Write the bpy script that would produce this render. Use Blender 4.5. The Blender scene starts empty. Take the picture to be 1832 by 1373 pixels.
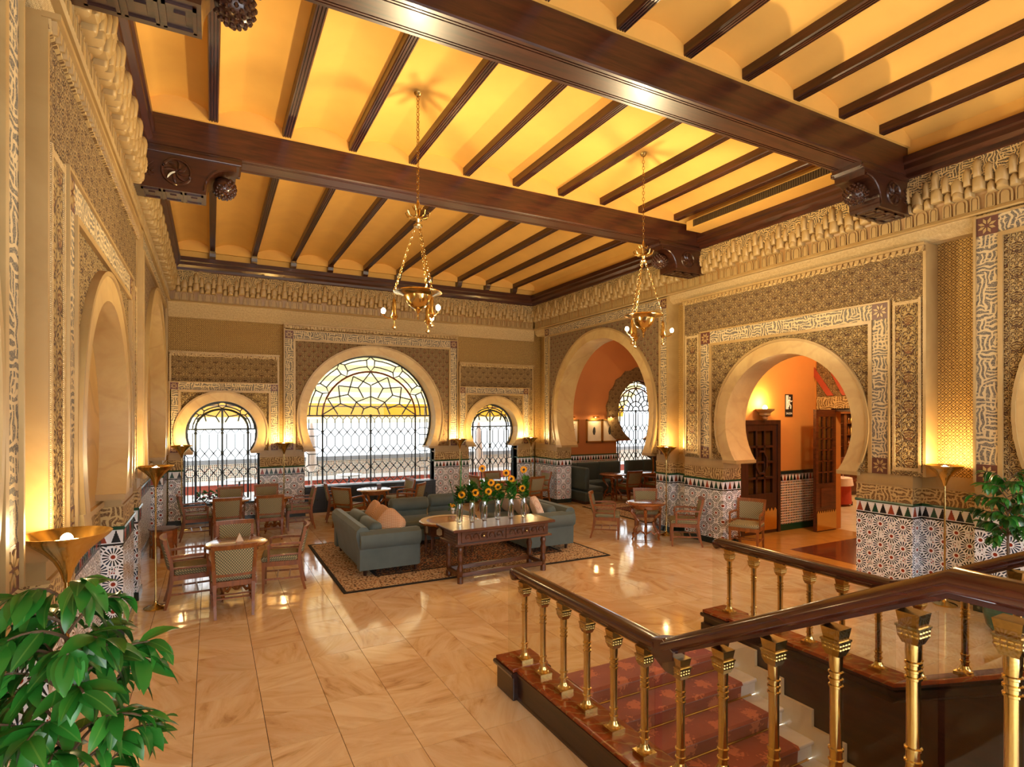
import bpy, bmesh, math, random
from mathutils import Vector, Matrix
from mathutils.geometry import tessellate_polygon
random.seed(7)
PI = math.pi
K = 1.12                       # metres per survey unit (the floor tiles are 0.5 m)

# ------------------------------------------------------------------ camera, sky, exposure
FPX, YAW, V0, H = 1015.33, 0.487054, 742.45, 2.2
scene = bpy.context.scene
cam = bpy.data.cameras.new('camera'); camo = bpy.data.objects.new('camera', cam)
scene.collection.objects.link(camo); scene.camera = camo
camo.location = (0, 0, H * K); camo.rotation_euler = (PI / 2, 0, -YAW)
cam.sensor_fit = 'HORIZONTAL'; cam.sensor_width = 36; cam.lens = 36 * FPX / 1832
cam.shift_y = (V0 - 686.5) / 1832; cam.clip_start = .02; cam.clip_end = 300
world = bpy.data.worlds.new('sky'); scene.world = world; world.use_nodes = True
bg = world.node_tree.nodes['Background']; bg.inputs[0].default_value = (.90, .955, 1.0, 1); bg.inputs[1].default_value = 7.0
vs = scene.view_settings; vs.view_transform = 'Standard'; vs.look = 'None'; vs.exposure = 0.53; vs.gamma = 1; vs.use_curve_mapping = False
scene.cycles.max_bounces = 7; scene.cycles.diffuse_bounces = 4; scene.cycles.glossy_bounces = 4
scene.cycles.transmission_bounces = 6; scene.cycles.transparent_max_bounces = 12
scene.cycles.caustics_reflective = False; scene.cycles.caustics_refractive = False
scene.cycles.sample_clamp_indirect = 6.0

CY, SY = math.cos(YAW), math.sin(YAW)
def ray(u, v):
    a = (u - 916) / FPX
    return (CY * a + SY, -SY * a + CY, -(v - V0) / FPX)
def fl(u, v, z=0.0):            # the survey point where a photo pixel meets the level z
    r = ray(u, v); t = (z - H) / r[2]
    return (r[0] * t, r[1] * t, z)
def at_depth(u, v, d):
    r = ray(u, v); return (r[0] * d, r[1] * d, H + r[2] * d)
def depth(x, y): return SY * x + CY * y

# ------------------------------------------------------------------ mesh helpers
COL = scene.collection
def S(h):
    c = [int(h[i:i + 2], 16) / 255 for i in (0, 2, 4)]
    return tuple((x / 12.92 if x <= .04045 else ((x + .055) / 1.055) ** 2.4) for x in c) + (1,)
class MB:
    def __init__(s): s.v = []; s.f = []
    def add(s, vs, fs):
        o = len(s.v); s.v += [tuple(p) for p in vs]; s.f += [tuple(i + o for i in f) for f in fs]; return s
    def box(s, x0, x1, y0, y1, z0, z1):
        vs = [(x, y, z) for z in (z0, z1) for y in (y0, y1) for x in (x0, x1)]
        return s.add(vs, [(0, 2, 3, 1), (4, 5, 7, 6), (0, 1, 5, 4), (2, 6, 7, 3), (0, 4, 6, 2), (1, 3, 7, 5)])
    def rbox(s, x0, x1, y0, y1, z0, z1, r=.02, n=2):
        bm = bmesh.new(); bmesh.ops.create_cube(bm, size=1)
        for v in bm.verts: v.co = Vector(((x0 + x1) / 2 + v.co.x * (x1 - x0), (y0 + y1) / 2 + v.co.y * (y1 - y0), (z0 + z1) / 2 + v.co.z * (z1 - z0)))
        bmesh.ops.bevel(bm, geom=bm.edges[:], offset=r, segments=n, profile=.5, affect='EDGES')
        return s.bm(bm)
    def bm(s, bm):
        bm.verts.index_update(); s.add([v.co[:] for v in bm.verts], [[v.index for v in f.verts] for f in bm.faces]); bm.free(); return s
    def lathe(s, prof, n=16, c=(0, 0, 0), cap=True):
        vs = []
        for r, z in prof:
            for i in range(n):
                a = 2 * PI * i / n; vs.append((c[0] + r * math.cos(a), c[1] + r * math.sin(a), c[2] + z))
        fs = [(j * n + i, j * n + (i + 1) % n, (j + 1) * n + (i + 1) % n, (j + 1) * n + i) for j in range(len(prof) - 1) for i in range(n)]
        if cap:
            if prof[0][0] > 1e-5: fs.append(tuple(range(n - 1, -1, -1)))
            if prof[-1][0] > 1e-5: fs.append(tuple((len(prof) - 1) * n + i for i in range(n)))
        return s.add(vs, fs)
    def tube(s, path, r, n=6, closed=False, sx=1.0):
        P = [Vector(p) for p in path]; m = len(P); vs = []
        R = r if isinstance(r, (list, tuple)) else [r] * m
        up = Vector((0, 0, 1))
        for i, p in enumerate(P):
            if closed: t = (P[(i + 1) % m] - P[i - 1])
            else: t = P[min(i + 1, m - 1)] - P[max(i - 1, 0)]
            t = t.normalized() if t.length > 1e-9 else Vector((0, 0, 1))
            u = up if abs(t.dot(up)) < .95 else Vector((1, 0, 0))
            a = t.cross(u).normalized(); b = a.cross(t).normalized()
            for k in range(n):
                th = 2 * PI * (k + .5) / n; vs.append(p + (a * math.cos(th) * sx + b * math.sin(th)) * R[i])
        fs = []
        for i in range(m if closed else m - 1):
            j = (i + 1) % m
            for k in range(n): fs.append((i * n + k, i * n + (k + 1) % n, j * n + (k + 1) % n, j * n + k))
        if not closed: fs += [tuple(range(n - 1, -1, -1)), tuple((m - 1) * n + k for k in range(n))]
        return s.add(vs, fs)
    def bar(s, a, b, w, h=None):
        return s.tube([a, b], w * .7071, 4)
    def prism(s, poly, fn, d0, d1):
        """poly in 2D, extruded from d0 to d1 through fn(a, d, z)"""
        n = len(poly); tris = tessellate_polygon([[Vector((a, z, 0)) for a, z in poly]])
        vs = [fn(a, d0, z) for a, z in poly] + [fn(a, d1, z) for a, z in poly]
        fs = [tuple(t) for t in tris] + [tuple(i + n for i in reversed(t)) for t in tris]
        fs += [(i, (i + 1) % n, n + (i + 1) % n, n + i) for i in range(n)]
        return s.add(vs, fs)
    def ell(s, c, r, n=12, m=8):
        prof = [(max(1e-6, math.sin(PI * j / m)), -math.cos(PI * j / m)) for j in range(m + 1)]
        b = MB().lathe(prof, n, cap=False)
        return s.add([(c[0] + x * r[0], c[1] + y * r[1], c[2] + z * r[2]) for x, y, z in b.v], b.f)
    def sq(s, c, r, e=.5, n=16, m=8, fn=None):
        """a cushion-like superellipsoid"""
        sg = lambda x, p: math.copysign(abs(x) ** p, x)
        vs = []
        for j in range(m + 1):
            t = -PI / 2 + PI * j / m
            for i in range(n):
                a = 2 * PI * i / n
                vs.append((c[0] + r[0] * sg(math.cos(t), e) * sg(math.cos(a), e), c[1] + r[1] * sg(math.cos(t), e) * sg(math.sin(a), e), c[2] + r[2] * sg(math.sin(t), .8)))
        fs = [(j * n + i, j * n + (i + 1) % n, (j + 1) * n + (i + 1) % n, (j + 1) * n + i) for j in range(m) for i in range(n)]
        return s.add(vs, fs)
    def xf(s, m):
        s.v = [tuple(m @ Vector(p)) for p in s.v]; return s
    def mesh(s, name, mat, k=1.0, smooth=False, bevel=None):
        me = bpy.data.meshes.new(name)
        me.from_pydata([(x * k, y * k, z * k) for x, y, z in s.v] if k != 1 else s.v, [], s.f)
        bm = bmesh.new(); bm.from_mesh(me); bmesh.ops.remove_doubles(bm, verts=bm.verts, dist=1e-5)
        bmesh.ops.recalc_face_normals(bm, faces=bm.faces)
        if bevel: bmesh.ops.bevel(bm, geom=[e for e in bm.edges if len(e.link_faces) == 2 and e.calc_face_angle(0) > .6], offset=bevel, segments=2, profile=.5, affect='EDGES')
        bm.to_mesh(me); bm.free()
        if smooth:
            me.shade_smooth()
            try: me.set_sharp_from_angle(angle=math.radians(40))
            except Exception: pass
        if mat: me.materials.append(mat)
        return me
    def build(s, name, mat, parent=None, k=1.0, smooth=False, bevel=None, loc=None, rot=None):
        return link(s.mesh(name, mat, k, smooth, bevel), name, parent, loc, rot)
def link(me, name, parent=None, loc=None, rot=None):
    o = bpy.data.objects.new(name, me); COL.objects.link(o)
    if parent: o.parent = parent
    if loc: o.location = loc
    if rot: o.rotation_euler = rot
    return o
def kk(p): return (p[0] * K, p[1] * K, p[2] * K)
def tag(o, label, cat=None, group=None, kind=None):
    o['label'] = label
    if cat: o['category'] = cat
    if group: o['group'] = group
    if kind: o['kind'] = kind
    return o
def thing(name, label, cat, loc=(0, 0, 0), rz=0, group=None, kind=None):
    o = bpy.data.objects.new(name, None); COL.objects.link(o); o.location = loc; o.rotation_euler = (0, 0, rz)
    o.empty_display_size = .1
    return tag(o, label, cat, group, kind)
def dup(root, loc, rz, label, group=None):
    r = root.copy(); COL.objects.link(r); r.location = loc; r.rotation_euler = (0, 0, rz); r['label'] = label
    if group: r['group'] = group
    elif 'group' in r: del r['group']
    for ch in list(root.children):
        c = ch.copy(); COL.objects.link(c); c.parent = r
        for g in ch.children:
            d = g.copy(); COL.objects.link(d); d.parent = c
    return r
def lamp(name, loc, w, col=(1, .72, .38), r=.04, parent=None, spot=None):
    l = bpy.data.lights.new(name, 'SPOT' if spot else 'POINT'); l.energy = w; l.color = col; l.shadow_soft_size = r
    if spot: l.spot_size = spot; l.spot_blend = .6
    o = bpy.data.objects.new(name, l); COL.objects.link(o); o.location = loc
    if parent: o.parent = parent
    return o

# ------------------------------------------------------------------ materials
MATS = {}
def nd(nt, t, ins=None, **p):
    n = nt.nodes.new(t)
    for k, v in p.items(): setattr(n, k, v)
    for k, v in (ins or {}).items():
        s = n.inputs[k]
        if isinstance(v, bpy.types.NodeSocket): nt.links.new(v, s)
        else: s.default_value = v
    return n
def mt(nt, op, a, b=0.0, c=0.0, clamp=False):
    n = nd(nt, 'ShaderNodeMath', {0: a, 1: b, 2: c}, operation=op, use_clamp=clamp); return n.outputs[0]
def mix(nt, f, a, b):
    n = nd(nt, 'ShaderNodeMix', data_type='RGBA')
    for i, v in ((0, f), (6, a), (7, b)):
        if isinstance(v, bpy.types.NodeSocket): nt.links.new(v, n.inputs[i])
        else: n.inputs[i].default_value = v
    return n.outputs[2]
def ramp(nt, f, stops, interp='LINEAR'):
    n = nd(nt, 'ShaderNodeValToRGB', {0: f}); e = n.color_ramp.elements; n.color_ramp.interpolation = interp
    while len(e) < len(stops): e.new(.5)
    for i, (p, c) in enumerate(stops): e[i].position = p; e[i].color = c if len(c) == 4 else tuple(c) + (1,)
    return n.outputs[0]
def noise(nt, vec, s, detail=2, rough=.5, dist=0.0):
    return nd(nt, 'ShaderNodeTexNoise', {'Vector': vec, 'Scale': s, 'Detail': detail, 'Roughness': rough, 'Distortion': dist}).outputs[0]
def bump(nt, h, strength=.5, d=.01):
    return nd(nt, 'ShaderNodeBump', {'Height': h, 'Strength': strength, 'Distance': d}).outputs[0]
def base(name, col=(.5, .5, .5, 1), rough=.5, metal=0.0, **ins):
    m = bpy.data.materials.new(name); m.use_nodes = True; nt = m.node_tree
    b = nt.nodes['Principled BSDF']; b.inputs['Base Color'].default_value = col
    b.inputs['Roughness'].default_value = rough; b.inputs['Metallic'].default_value = metal
    for k, v in ins.items(): b.inputs[k.replace('_', ' ')].default_value = v
    MATS[name] = m
    return m, nt, b
def setc(nt, b, c): nt.links.new(c, b.inputs['Base Color'])
def setn(nt, b, n): nt.links.new(n, b.inputs['Normal'])
def objv(nt): return nd(nt, 'ShaderNodeTexCoord').outputs['Object']
def uvwall(nt):
    s = nd(nt, 'ShaderNodeSeparateXYZ', {0: objv(nt)})
    return mt(nt, 'ADD', s.outputs[0], s.outputs[1]), s.outputs[2]
def comb(nt, x, y, z=0.0): return nd(nt, 'ShaderNodeCombineXYZ', {0: x, 1: y, 2: z}).outputs[0]
def fr0(nt, x): return mt(nt, 'SUBTRACT', mt(nt, 'FRACT', x), .5)
def lattice(nt, u, v, pu, pv):
    """staggered lattice: local offset to the nearest of two sub-lattices and the distance"""
    U, V = mt(nt, 'DIVIDE', u, pu), mt(nt, 'DIVIDE', v, pv)
    ax, ay = fr0(nt, U), fr0(nt, V); bx, by = fr0(nt, mt(nt, 'ADD', U, .5)), fr0(nt, mt(nt, 'ADD', V, .5))
    ln = lambda x, y: mt(nt, 'SQRT', mt(nt, 'ADD', mt(nt, 'MULTIPLY', x, x), mt(nt, 'MULTIPLY', y, y)))
    ra, rb = ln(ax, ay), ln(bx, by); k = mt(nt, 'LESS_THAN', ra, rb)
    sel = lambda p, q: mt(nt, 'ADD', mt(nt, 'MULTIPLY', k, p), mt(nt, 'MULTIPLY', mt(nt, 'SUBTRACT', 1.0, k), q))
    return sel(ax, bx), sel(ay, by), mt(nt, 'MINIMUM', ra, rb)

CREAM, TAN, GROUND = S('B4965F'), S('C9A66C'), S('4C2F16')
def mk_stone(name, c1, c2, rough=.45, sc=1.0, vein=.5):
    m, nt, b = base(name, c1, rough); v = objv(nt)
    n1 = noise(nt, v, 1.3 * sc, 4, .6, 1.5)
    w = nd(nt, 'ShaderNodeTexWave', {'Vector': v, 'Scale': .9 * sc, 'Distortion': 9.0, 'Detail': 3.0, 'Detail Scale': 1.2}, bands_direction='DIAGONAL').outputs['Fac']
    c = mix(nt, ramp(nt, n1, [(.3, (0, 0, 0)), (.7, (1, 1, 1))]), c1, c2)
    c = mix(nt, mt(nt, 'MULTIPLY', ramp(nt, w, [(.0, (1, 1, 1)), (.09, (0, 0, 0))]), vein), c, S('9A7440'))
    setc(nt, b, c); setn(nt, b, bump(nt, n1, .1, .004)); return m
mk_stone('stone', S('C8AA70'), S('B5925A'), vein=.2)
mk_stone('stone_plain', S('AE905C'), S('9C7C4A'), vein=.0)
mk_stone('muqarnas_shade', S('9C7440'), S('86602F'), vein=.0)  # darker cornice body colour, paints the shade in the gaps between muqarnas pieces
mk_stone('niche_marble', S('CCA868'), S('B48A4A'), rough=.4, sc=.8, vein=.45)
mk_stone('white_marble', S('E9E4DE'), S('CFC9C6'), rough=.2, vein=.15)
mk_stone('skirt_marble', S('E6D6B4'), S('D8C39A'), rough=.25, vein=.15)
def mk_floral(name, scale=1.0, light=CREAM, dark=GROUND, med=.30, spread=.5, tint=None):
    m, nt, b = base(name, light, .75); u, v = uvwall(nt)
    lx, ly, lr = lattice(nt, u, v, med, med * 1.1)
    n = noise(nt, comb(nt, mt(nt, 'ABSOLUTE', lx), ly, 0.0), 4.6, 1.5, .5)
    n2 = noise(nt, comb(nt, u, v), 34 * scale, 1, .5)
    ph = mt(nt, 'ADD', mt(nt, 'MULTIPLY', lr, 7.0), mt(nt, 'ADD', mt(nt, 'MULTIPLY', n, 5.5), mt(nt, 'MULTIPLY', n2, 1.3 * spread)))
    h = mt(nt, 'SINE', mt(nt, 'MULTIPLY', ph, 6.28))
    c = ramp(nt, mt(nt, 'MULTIPLY_ADD', h, .5, .5), [(.16, dark), (.46, light)])
    if tint:
        c = mix(nt, mt(nt, 'MULTIPLY', mt(nt, 'LESS_THAN', lr, .16), mt(nt, 'LESS_THAN', h, -.1)), c, tint)
    setc(nt, b, c); setn(nt, b, bump(nt, h, .8, .016)); return m
mk_floral('floral', 1.0, med=.27)
mk_floral('floral_fine', 1.3, S('AA8B58'), S('4E3016'), .24, .45)
mk_floral('floral_rose', 1.0, S('B29464'), S('4E301A'), .21, .4, S('7A3826'))
mk_floral('floral_column', 1.0, S('AE9058'), S('4C2F16'), .36, .6, S('80522A'))
def mk_callig(name, ground, light, s=1.0):
    m, nt, b = base(name, light, .7); u, v = uvwall(nt); p = comb(nt, u, v)
    n1 = noise(nt, p, 5 * s, 1, .5); n2 = noise(nt, p, 4 * s, 0)
    A = mt(nt, 'ABSOLUTE', mt(nt, 'SINE', mt(nt, 'ADD', mt(nt, 'MULTIPLY', u, 40 * s), mt(nt, 'MULTIPLY', n1, 7.0))))
    B = mt(nt, 'ABSOLUTE', mt(nt, 'SINE', mt(nt, 'ADD', mt(nt, 'MULTIPLY', v, 40 * s), mt(nt, 'MULTIPLY', n1, 7.0))))
    sv = mt(nt, 'MULTIPLY', mt(nt, 'GREATER_THAN', A, .80), mt(nt, 'GREATER_THAN', n2, .44)); sh = mt(nt, 'MULTIPLY', mt(nt, 'GREATER_THAN', B, .80), mt(nt, 'LESS_THAN', n2, .56))
    cu = mt(nt, 'LESS_THAN', mt(nt, 'ABSOLUTE', mt(nt, 'SINE', mt(nt, 'MULTIPLY', noise(nt, p, 15 * s, 1), 21.0))), .36)
    h = mt(nt, 'MAXIMUM', mt(nt, 'MAXIMUM', sv, sh), mt(nt, 'MULTIPLY', cu, .6))
    setc(nt, b, mix(nt, h, ground, light)); setn(nt, b, bump(nt, h, .5, .012)); return m
mk_callig('calligraphy', S('5A544C'), S('C4AC80'), 1.6)
mk_callig('calligraphy_gold', S('684820'), S('C0A26A'), 1.5)
mk_callig('frieze_dark', S('3A2F20'), S('C4A469'), 2.4)
def mk_sebka(name, p=.17, light=S('B8924F'), dark=S('54330F')):
    m, nt, b = base(name, light, .75); u, v = uvwall(nt)
    a = mt(nt, 'SINE', mt(nt, 'MULTIPLY', mt(nt, 'ADD', u, v), 6.283 / p)); c = mt(nt, 'SINE', mt(nt, 'MULTIPLY', mt(nt, 'SUBTRACT', u, v), 6.283 / p))
    n = noise(nt, comb(nt, u, v), 30, 1); aa, cc = mt(nt, 'ABSOLUTE', a), mt(nt, 'ABSOLUTE', c)
    ln = mt(nt, 'SUBTRACT', 1.0, mt(nt, 'MULTIPLY', mt(nt, 'MINIMUM', aa, cc), 1.9)); dot = mt(nt, 'SUBTRACT', mt(nt, 'MULTIPLY', aa, cc), .25)
    h = mt(nt, 'ADD', mt(nt, 'MAXIMUM', ln, mt(nt, 'MULTIPLY', dot, .9)), mt(nt, 'MULTIPLY', mt(nt, 'SUBTRACT', n, .5), .5))
    setc(nt, b, ramp(nt, h, [(.22, dark), (.5, light)])); setn(nt, b, bump(nt, h, .6, .014)); return m
mk_sebka('sebka'); mk_sebka('braid', .05, S('DDC08A'), S('94703C'))
def mk_zellige():
    m, nt, b = base('zellige', (1, 1, 1, 1), .22); u, v = uvwall(nt)
    lx, ly, r = lattice(nt, u, v, .30, .30)
    th = mt(nt, 'ARCTAN2', ly, lx); pet = mt(nt, 'SINE', mt(nt, 'MULTIPLY', th, 16.0))
    W, R, D, G = S('EEF0F3'), S('8E2F1C'), S('1C2426'), S('1E4A48')
    n = noise(nt, comb(nt, u, v), 3.0, 0)
    dk = mix(nt, mt(nt, 'GREATER_THAN', n, .52), D, S('26384F'))
    petal = mt(nt, 'MULTIPLY', mt(nt, 'GREATER_THAN', pet, -.05), mt(nt, 'MULTIPLY', mt(nt, 'GREATER_THAN', r, .13), mt(nt, 'LESS_THAN', r, .335)))
    vo = nd(nt, 'ShaderNodeTexVoronoi', {'Vector': comb(nt, u, v), 'Scale': 46.0, 'Randomness': .55}, feature='F1')
    vd = nd(nt, 'ShaderNodeTexVoronoi', {'Vector': comb(nt, u, v), 'Scale': 46.0, 'Randomness': .55}, feature='DISTANCE_TO_EDGE').outputs['Distance']
    sp = nd(nt, 'ShaderNodeSeparateColor', {0: vo.outputs['Color']}).outputs[0]
    cells = ramp(nt, sp, [(0, R), (.30, D), (.55, W), (.78, G)], 'CONSTANT')
    cells = mix(nt, mt(nt, 'GREATER_THAN', vd, .16), W, cells)
    c = mix(nt, mt(nt, 'LESS_THAN', r, .37), cells, W)
    c = mix(nt, petal, c, dk); c = mix(nt, mt(nt, 'LESS_THAN', r, .075), c, R)
    setc(nt, b, c); return m
mk_zellige()
def mk_checks():
    m, nt, b = base('mosaic_checks', (1, 1, 1, 1), .25); u, v = uvwall(nt)
    a = mt(nt, 'ABSOLUTE', fr0(nt, mt(nt, 'DIVIDE', u, .055))); c = mt(nt, 'ABSOLUTE', fr0(nt, mt(nt, 'DIVIDE', v, .055)))
    k = mt(nt, 'LESS_THAN', mt(nt, 'MAXIMUM', a, c), .30)
    wn = nd(nt, 'ShaderNodeTexWhiteNoise', {0: comb(nt, mt(nt, 'FLOOR', mt(nt, 'DIVIDE', u, .055)), mt(nt, 'FLOOR', mt(nt, 'DIVIDE', v, .055)))}).outputs[0]
    setc(nt, b, mix(nt, k, S('E8D9C4'), ramp(nt, wn, [(0, S('20282A')), (.45, S('7A3420')), (.75, S('28405A'))], 'CONSTANT'))); return m
mk_checks()
def mk_plain(name, hexc, rough=.5, metal=0., nz=.08, nsc=6, **ins):
    m, nt, b = base(name, S(hexc), rough, metal, **ins); c = S(hexc)
    n = noise(nt, objv(nt), nsc, 3)
    d = tuple(x * (1 - nz * 2) for x in c[:3]) + (1,); l = tuple(min(1, x * (1 + nz)) for x in c[:3]) + (1,)
    setc(nt, b, mix(nt, n, d, l)); return m
mk_plain('plaster_ochre', 'DAA44C', .8, nsc=2); mk_plain('plaster_terracotta', 'B46E36', .8, nsc=1.5); mk_plain('plaster_foyer', 'CE8C42', .8, nsc=1.5)
mk_plain('star_ground', '5E3428', .5); mk_plain('green_glaze', '1F4A34', .2); mk_plain('base_tile', '1F2E2C', .2); mk_plain('merlon_black', '1B1B1E', .25); mk_plain('merlon_green', '1E4636', .25)
mk_plain('merlon_red', '96412A', .25); mk_plain('white_tile', 'ECEDEE', .25); mk_plain('iron', '232A2C', .45, .3); mk_plain('iron_red', '6E3A22', .5)
mk_plain('navy_paint', '26303C', .45); mk_plain('red_tile', 'A4432B', .4); mk_plain('leather', '5A2A18', .35); mk_plain('white_cloth', 'F0DDD2', .9); mk_plain('red_cloth', 'B8452F', .9)
mk_plain('paper', 'EBDCC0', .8); mk_plain('dark_ink', '3A3A38', .7); mk_plain('ivory', 'D8C9A4', .4)
mk_plain('teal_ceramic', '3E6E6A', .15, nsc=14, nz=.3); mk_plain('foam_green', '36502E', .7); mk_plain('stem_green', '4E7A34', .6); mk_plain('petal', 'F2AE1C', .6, nsc=30); mk_plain('petal_pink', 'D86A7A', .6)
mk_plain('seed_brown', '3A2412', .8, nsc=60); mk_plain('bark', '5C4630', .8); mk_plain('grey_coping', '8C8C8E', .6); mk_plain('sign_black', '15181A', .5); mk_plain('sign_white', 'F0EFEA', .5)
mk_plain('brass', 'DABB78', .17, 1.0, nsc=3, nz=.05); mk_plain('brass_worn', 'BFA062', .26, 1.0, nsc=40, nz=.15); mk_plain('steel', 'B8B2AA', .3, 1.0); mk_plain('gilt', 'C89A50', .3, .8)
mk_plain('soil', '2B2018', .9); mk_plain('grille_dark', '4A3416', .6); mk_plain('bottle_green', '2C4A2A', .1); mk_plain('bottle_amber', '8A4A12', .1)
def mk_wood(name, c1, c2, rough=.35, sc=1.0, axis=0, coat=0.0):
    m, nt, b = base(name, S(c1), rough); b.inputs['Coat Weight'].default_value = coat; b.inputs['Coat Roughness'].default_value = .12
    mp = nd(nt, 'ShaderNodeMapping', {'Vector': objv(nt), 'Scale': [(1.2, 14, 14), (14, 1.2, 14), (14, 14, 1.2)][axis]})
    n = noise(nt, mp.outputs[0], 1.6 * sc, 4, .6, .6)
    setc(nt, b, ramp(nt, n, [(.3, S(c2)), (.7, S(c1))])); setn(nt, b, bump(nt, n, .08, .003)); return m
mk_wood('beam_wood_x', '4C2412', '260F06', .36, axis=0, coat=.2); mk_wood('beam_wood_y', '4C2412', '260F06', .36, axis=1, coat=.2)
mk_wood('carved_wood', '42200F', '240E07', .35, coat=.3); mk_wood('chair_wood', '94561F', '6E3C14', .45, axis=2, coat=.06); mk_wood('table_wood', 'A5622E', '7C4420', .22, coat=.5)
mk_wood('mahogany', '4A2014', '2A0F09', .22, axis=1, coat=.6); mk_wood('oak_dark', '6A3C20', '3A1D0E', .3, coat=.3); mk_wood('door_wood', '46281A', '26130B', .35, axis=2, coat=.2); mk_wood('panel_wood', '3A1E14', '1E0E09', .3, axis=1, coat=.3)
def mk_velvet(name, c1, c2):
    m, nt, b = base(name, S(c1), .75, Sheen_Weight=.35, Sheen_Roughness=.4); b.inputs['Sheen Tint'].default_value = S('B9C6C2')
    n = noise(nt, objv(nt), 3.5, 4, .6); setc(nt, b, mix(nt, n, S(c1), S(c2))); return m
mk_velvet('velvet', '44504D', '5F6B67'); mk_velvet('velvet_dark', '28332F', '3C4844')
def mk_weave(name, c1, c2, p):
    m, nt, b = base(name, S(c1), .85); s = nd(nt, 'ShaderNodeSeparateXYZ', {0: objv(nt)})
    a = mt(nt, 'SINE', mt(nt, 'MULTIPLY', s.outputs[0], 6.283 / p))
    c = mt(nt, 'SINE', mt(nt, 'MULTIPLY', mt(nt, 'ADD', s.outputs[1], s.outputs[2]), 6.283 / p))
    setc(nt, b, mix(nt, mt(nt, 'GREATER_THAN', mt(nt, 'MULTIPLY', a, c), .12), S(c1), S(c2))); return m
mk_weave('upholstery', '5E6048', 'B5A77E', .03); mk_weave('pillow_cloth', 'B4805C', 'E0C7A8', .035); mk_weave('pillow_pale', 'C9A590', 'E8DCCB', .03)
def mk_rug(name, w, l, c0, c1, c2, c3):
    m, nt, b = base(name, S(c0), .95); v = objv(nt); s = nd(nt, 'ShaderNodeSeparateXYZ', {0: v})
    e = mt(nt, 'MINIMUM', mt(nt, 'SUBTRACT', w, mt(nt, 'ABSOLUTE', s.outputs[0])), mt(nt, 'SUBTRACT', l, mt(nt, 'ABSOLUTE', s.outputs[1])))
    vo = nd(nt, 'ShaderNodeTexVoronoi', {'Vector': v, 'Scale': 17.0, 'Randomness': .85}).outputs['Distance']
    n = noise(nt, v, 22, 3, .7, 1.5)
    f = ramp(nt, mt(nt, 'ADD', mt(nt, 'MULTIPLY', vo, .45), mt(nt, 'MULTIPLY', n, .65)), [(.32, S(c1)), (.46, S(c0)), (.52, S(c3)), (.62, S(c2))], 'CONSTANT')
    bo = ramp(nt, mt(nt, 'ADD', mt(nt, 'MULTIPLY', vo, .5), mt(nt, 'MULTIPLY', n, .6)), [(.30, S('3A2C26')), (.40, S(c2)), (.47, S('C9B694')), (.60, S(c1)), (.66, S('4A3A30'))], 'CONSTANT')
    c = mix(nt, mt(nt, 'LESS_THAN', e, .62), f, bo)
    c = mix(nt, mt(nt, 'LESS_THAN', mt(nt, 'ABSOLUTE', mt(nt, 'SUBTRACT', e, .62)), .03), c, S('241C1A'))
    c = mix(nt, mt(nt, 'LESS_THAN', e, .05), c, S('1D1917')); setc(nt, b, c); return m
mk_rug('rug_main', 2.28, 1.64, '3A2A24', 'B08A62', 'A86A3C', '16161A'); mk_rug('rug_alcove', 1.5, 1.3, '6E2A28', 'A88A78', '8A4A40', '35222A')
def mk_carpet():
    m, nt, b = base('stair_carpet', S('93432C'), .95, Sheen_Weight=.2); v = objv(nt); s = nd(nt, 'ShaderNodeSeparateXYZ', {0: v})
    t = mt(nt, 'SUBTRACT', s.outputs[1], s.outputs[2])
    lx, ly, r = lattice(nt, s.outputs[0], t, .42, .46)
    n = noise(nt, v, 30, 2, .6)
    k = mt(nt, 'LESS_THAN', mt(nt, 'ADD', mt(nt, 'MULTIPLY', r, 1.6), mt(nt, 'MULTIPLY', n, .9)), .72)
    c = mix(nt, k, mix(nt, noise(nt, v, 5, 2), S('7E3422'), S('9E4A30')), S('C26A42')); setc(nt, b, c); return m
mk_carpet()
def mk_floor():
    m, nt, b = base('floor_marble', S('C99A62'), .09); b.inputs['Coat Weight'].default_value = .25; b.inputs['Coat Roughness'].default_value = .04
    g = nd(nt, 'ShaderNodeNewGeometry').outputs['Position']; s = nd(nt, 'ShaderNodeSeparateXYZ', {0: g})
    ix = mt(nt, 'FLOOR', mt(nt, 'DIVIDE', mt(nt, 'SUBTRACT', s.outputs[0], TX0 * K), TS * K)); iy = mt(nt, 'FLOOR', mt(nt, 'DIVIDE', mt(nt, 'SUBTRACT', s.outputs[1], TY0 * K), TS * K))
    wn = nd(nt, 'ShaderNodeTexWhiteNoise', {0: comb(nt, ix, iy)}); r1 = wn.outputs[0]
    ang = mt(nt, 'MULTIPLY', r1, 3.1)
    rot = nd(nt, 'ShaderNodeVectorRotate', {'Vector': g, 'Angle': ang}, rotation_type='Z_AXIS').outputs[0]
    mp = nd(nt, 'ShaderNodeMapping', {'Vector': rot, 'Scale': (1.1, 4.2, 1.0)})
    off = nd(nt, 'ShaderNodeVectorMath', {0: mp.outputs[0], 1: wn.outputs[1]}, operation='ADD').outputs[0]
    n = noise(nt, off, 1.0, 5, .62, 1.6)
    c = ramp(nt, n, [(.26, S('B48E60')), (.40, S('E2C294')), (.56, S('EFD7AE')), (.78, S('F5E4C4'))])
    c = mix(nt, mt(nt, 'MULTIPLY', nd(nt, 'ShaderNodeTexWhiteNoise', {0: comb(nt, iy, ix)}).outputs[0], .30), c, S('BE936A'))
    setc(nt, b, c); return m
TX0, TY0, TS = -.555, 4.484, .4475
mk_floor()
mk_stone('red_marble', S('7A3418'), S('9A4A22'), rough=.12, sc=5, vein=.9); mk_stone('foyer_floor', S('C99A50'), S('B98840'), rough=.12, vein=.3); mk_stone('foyer_dark', S('5E2A1C'), S('6E3624'), rough=.12, sc=4, vein=.3)
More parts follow.
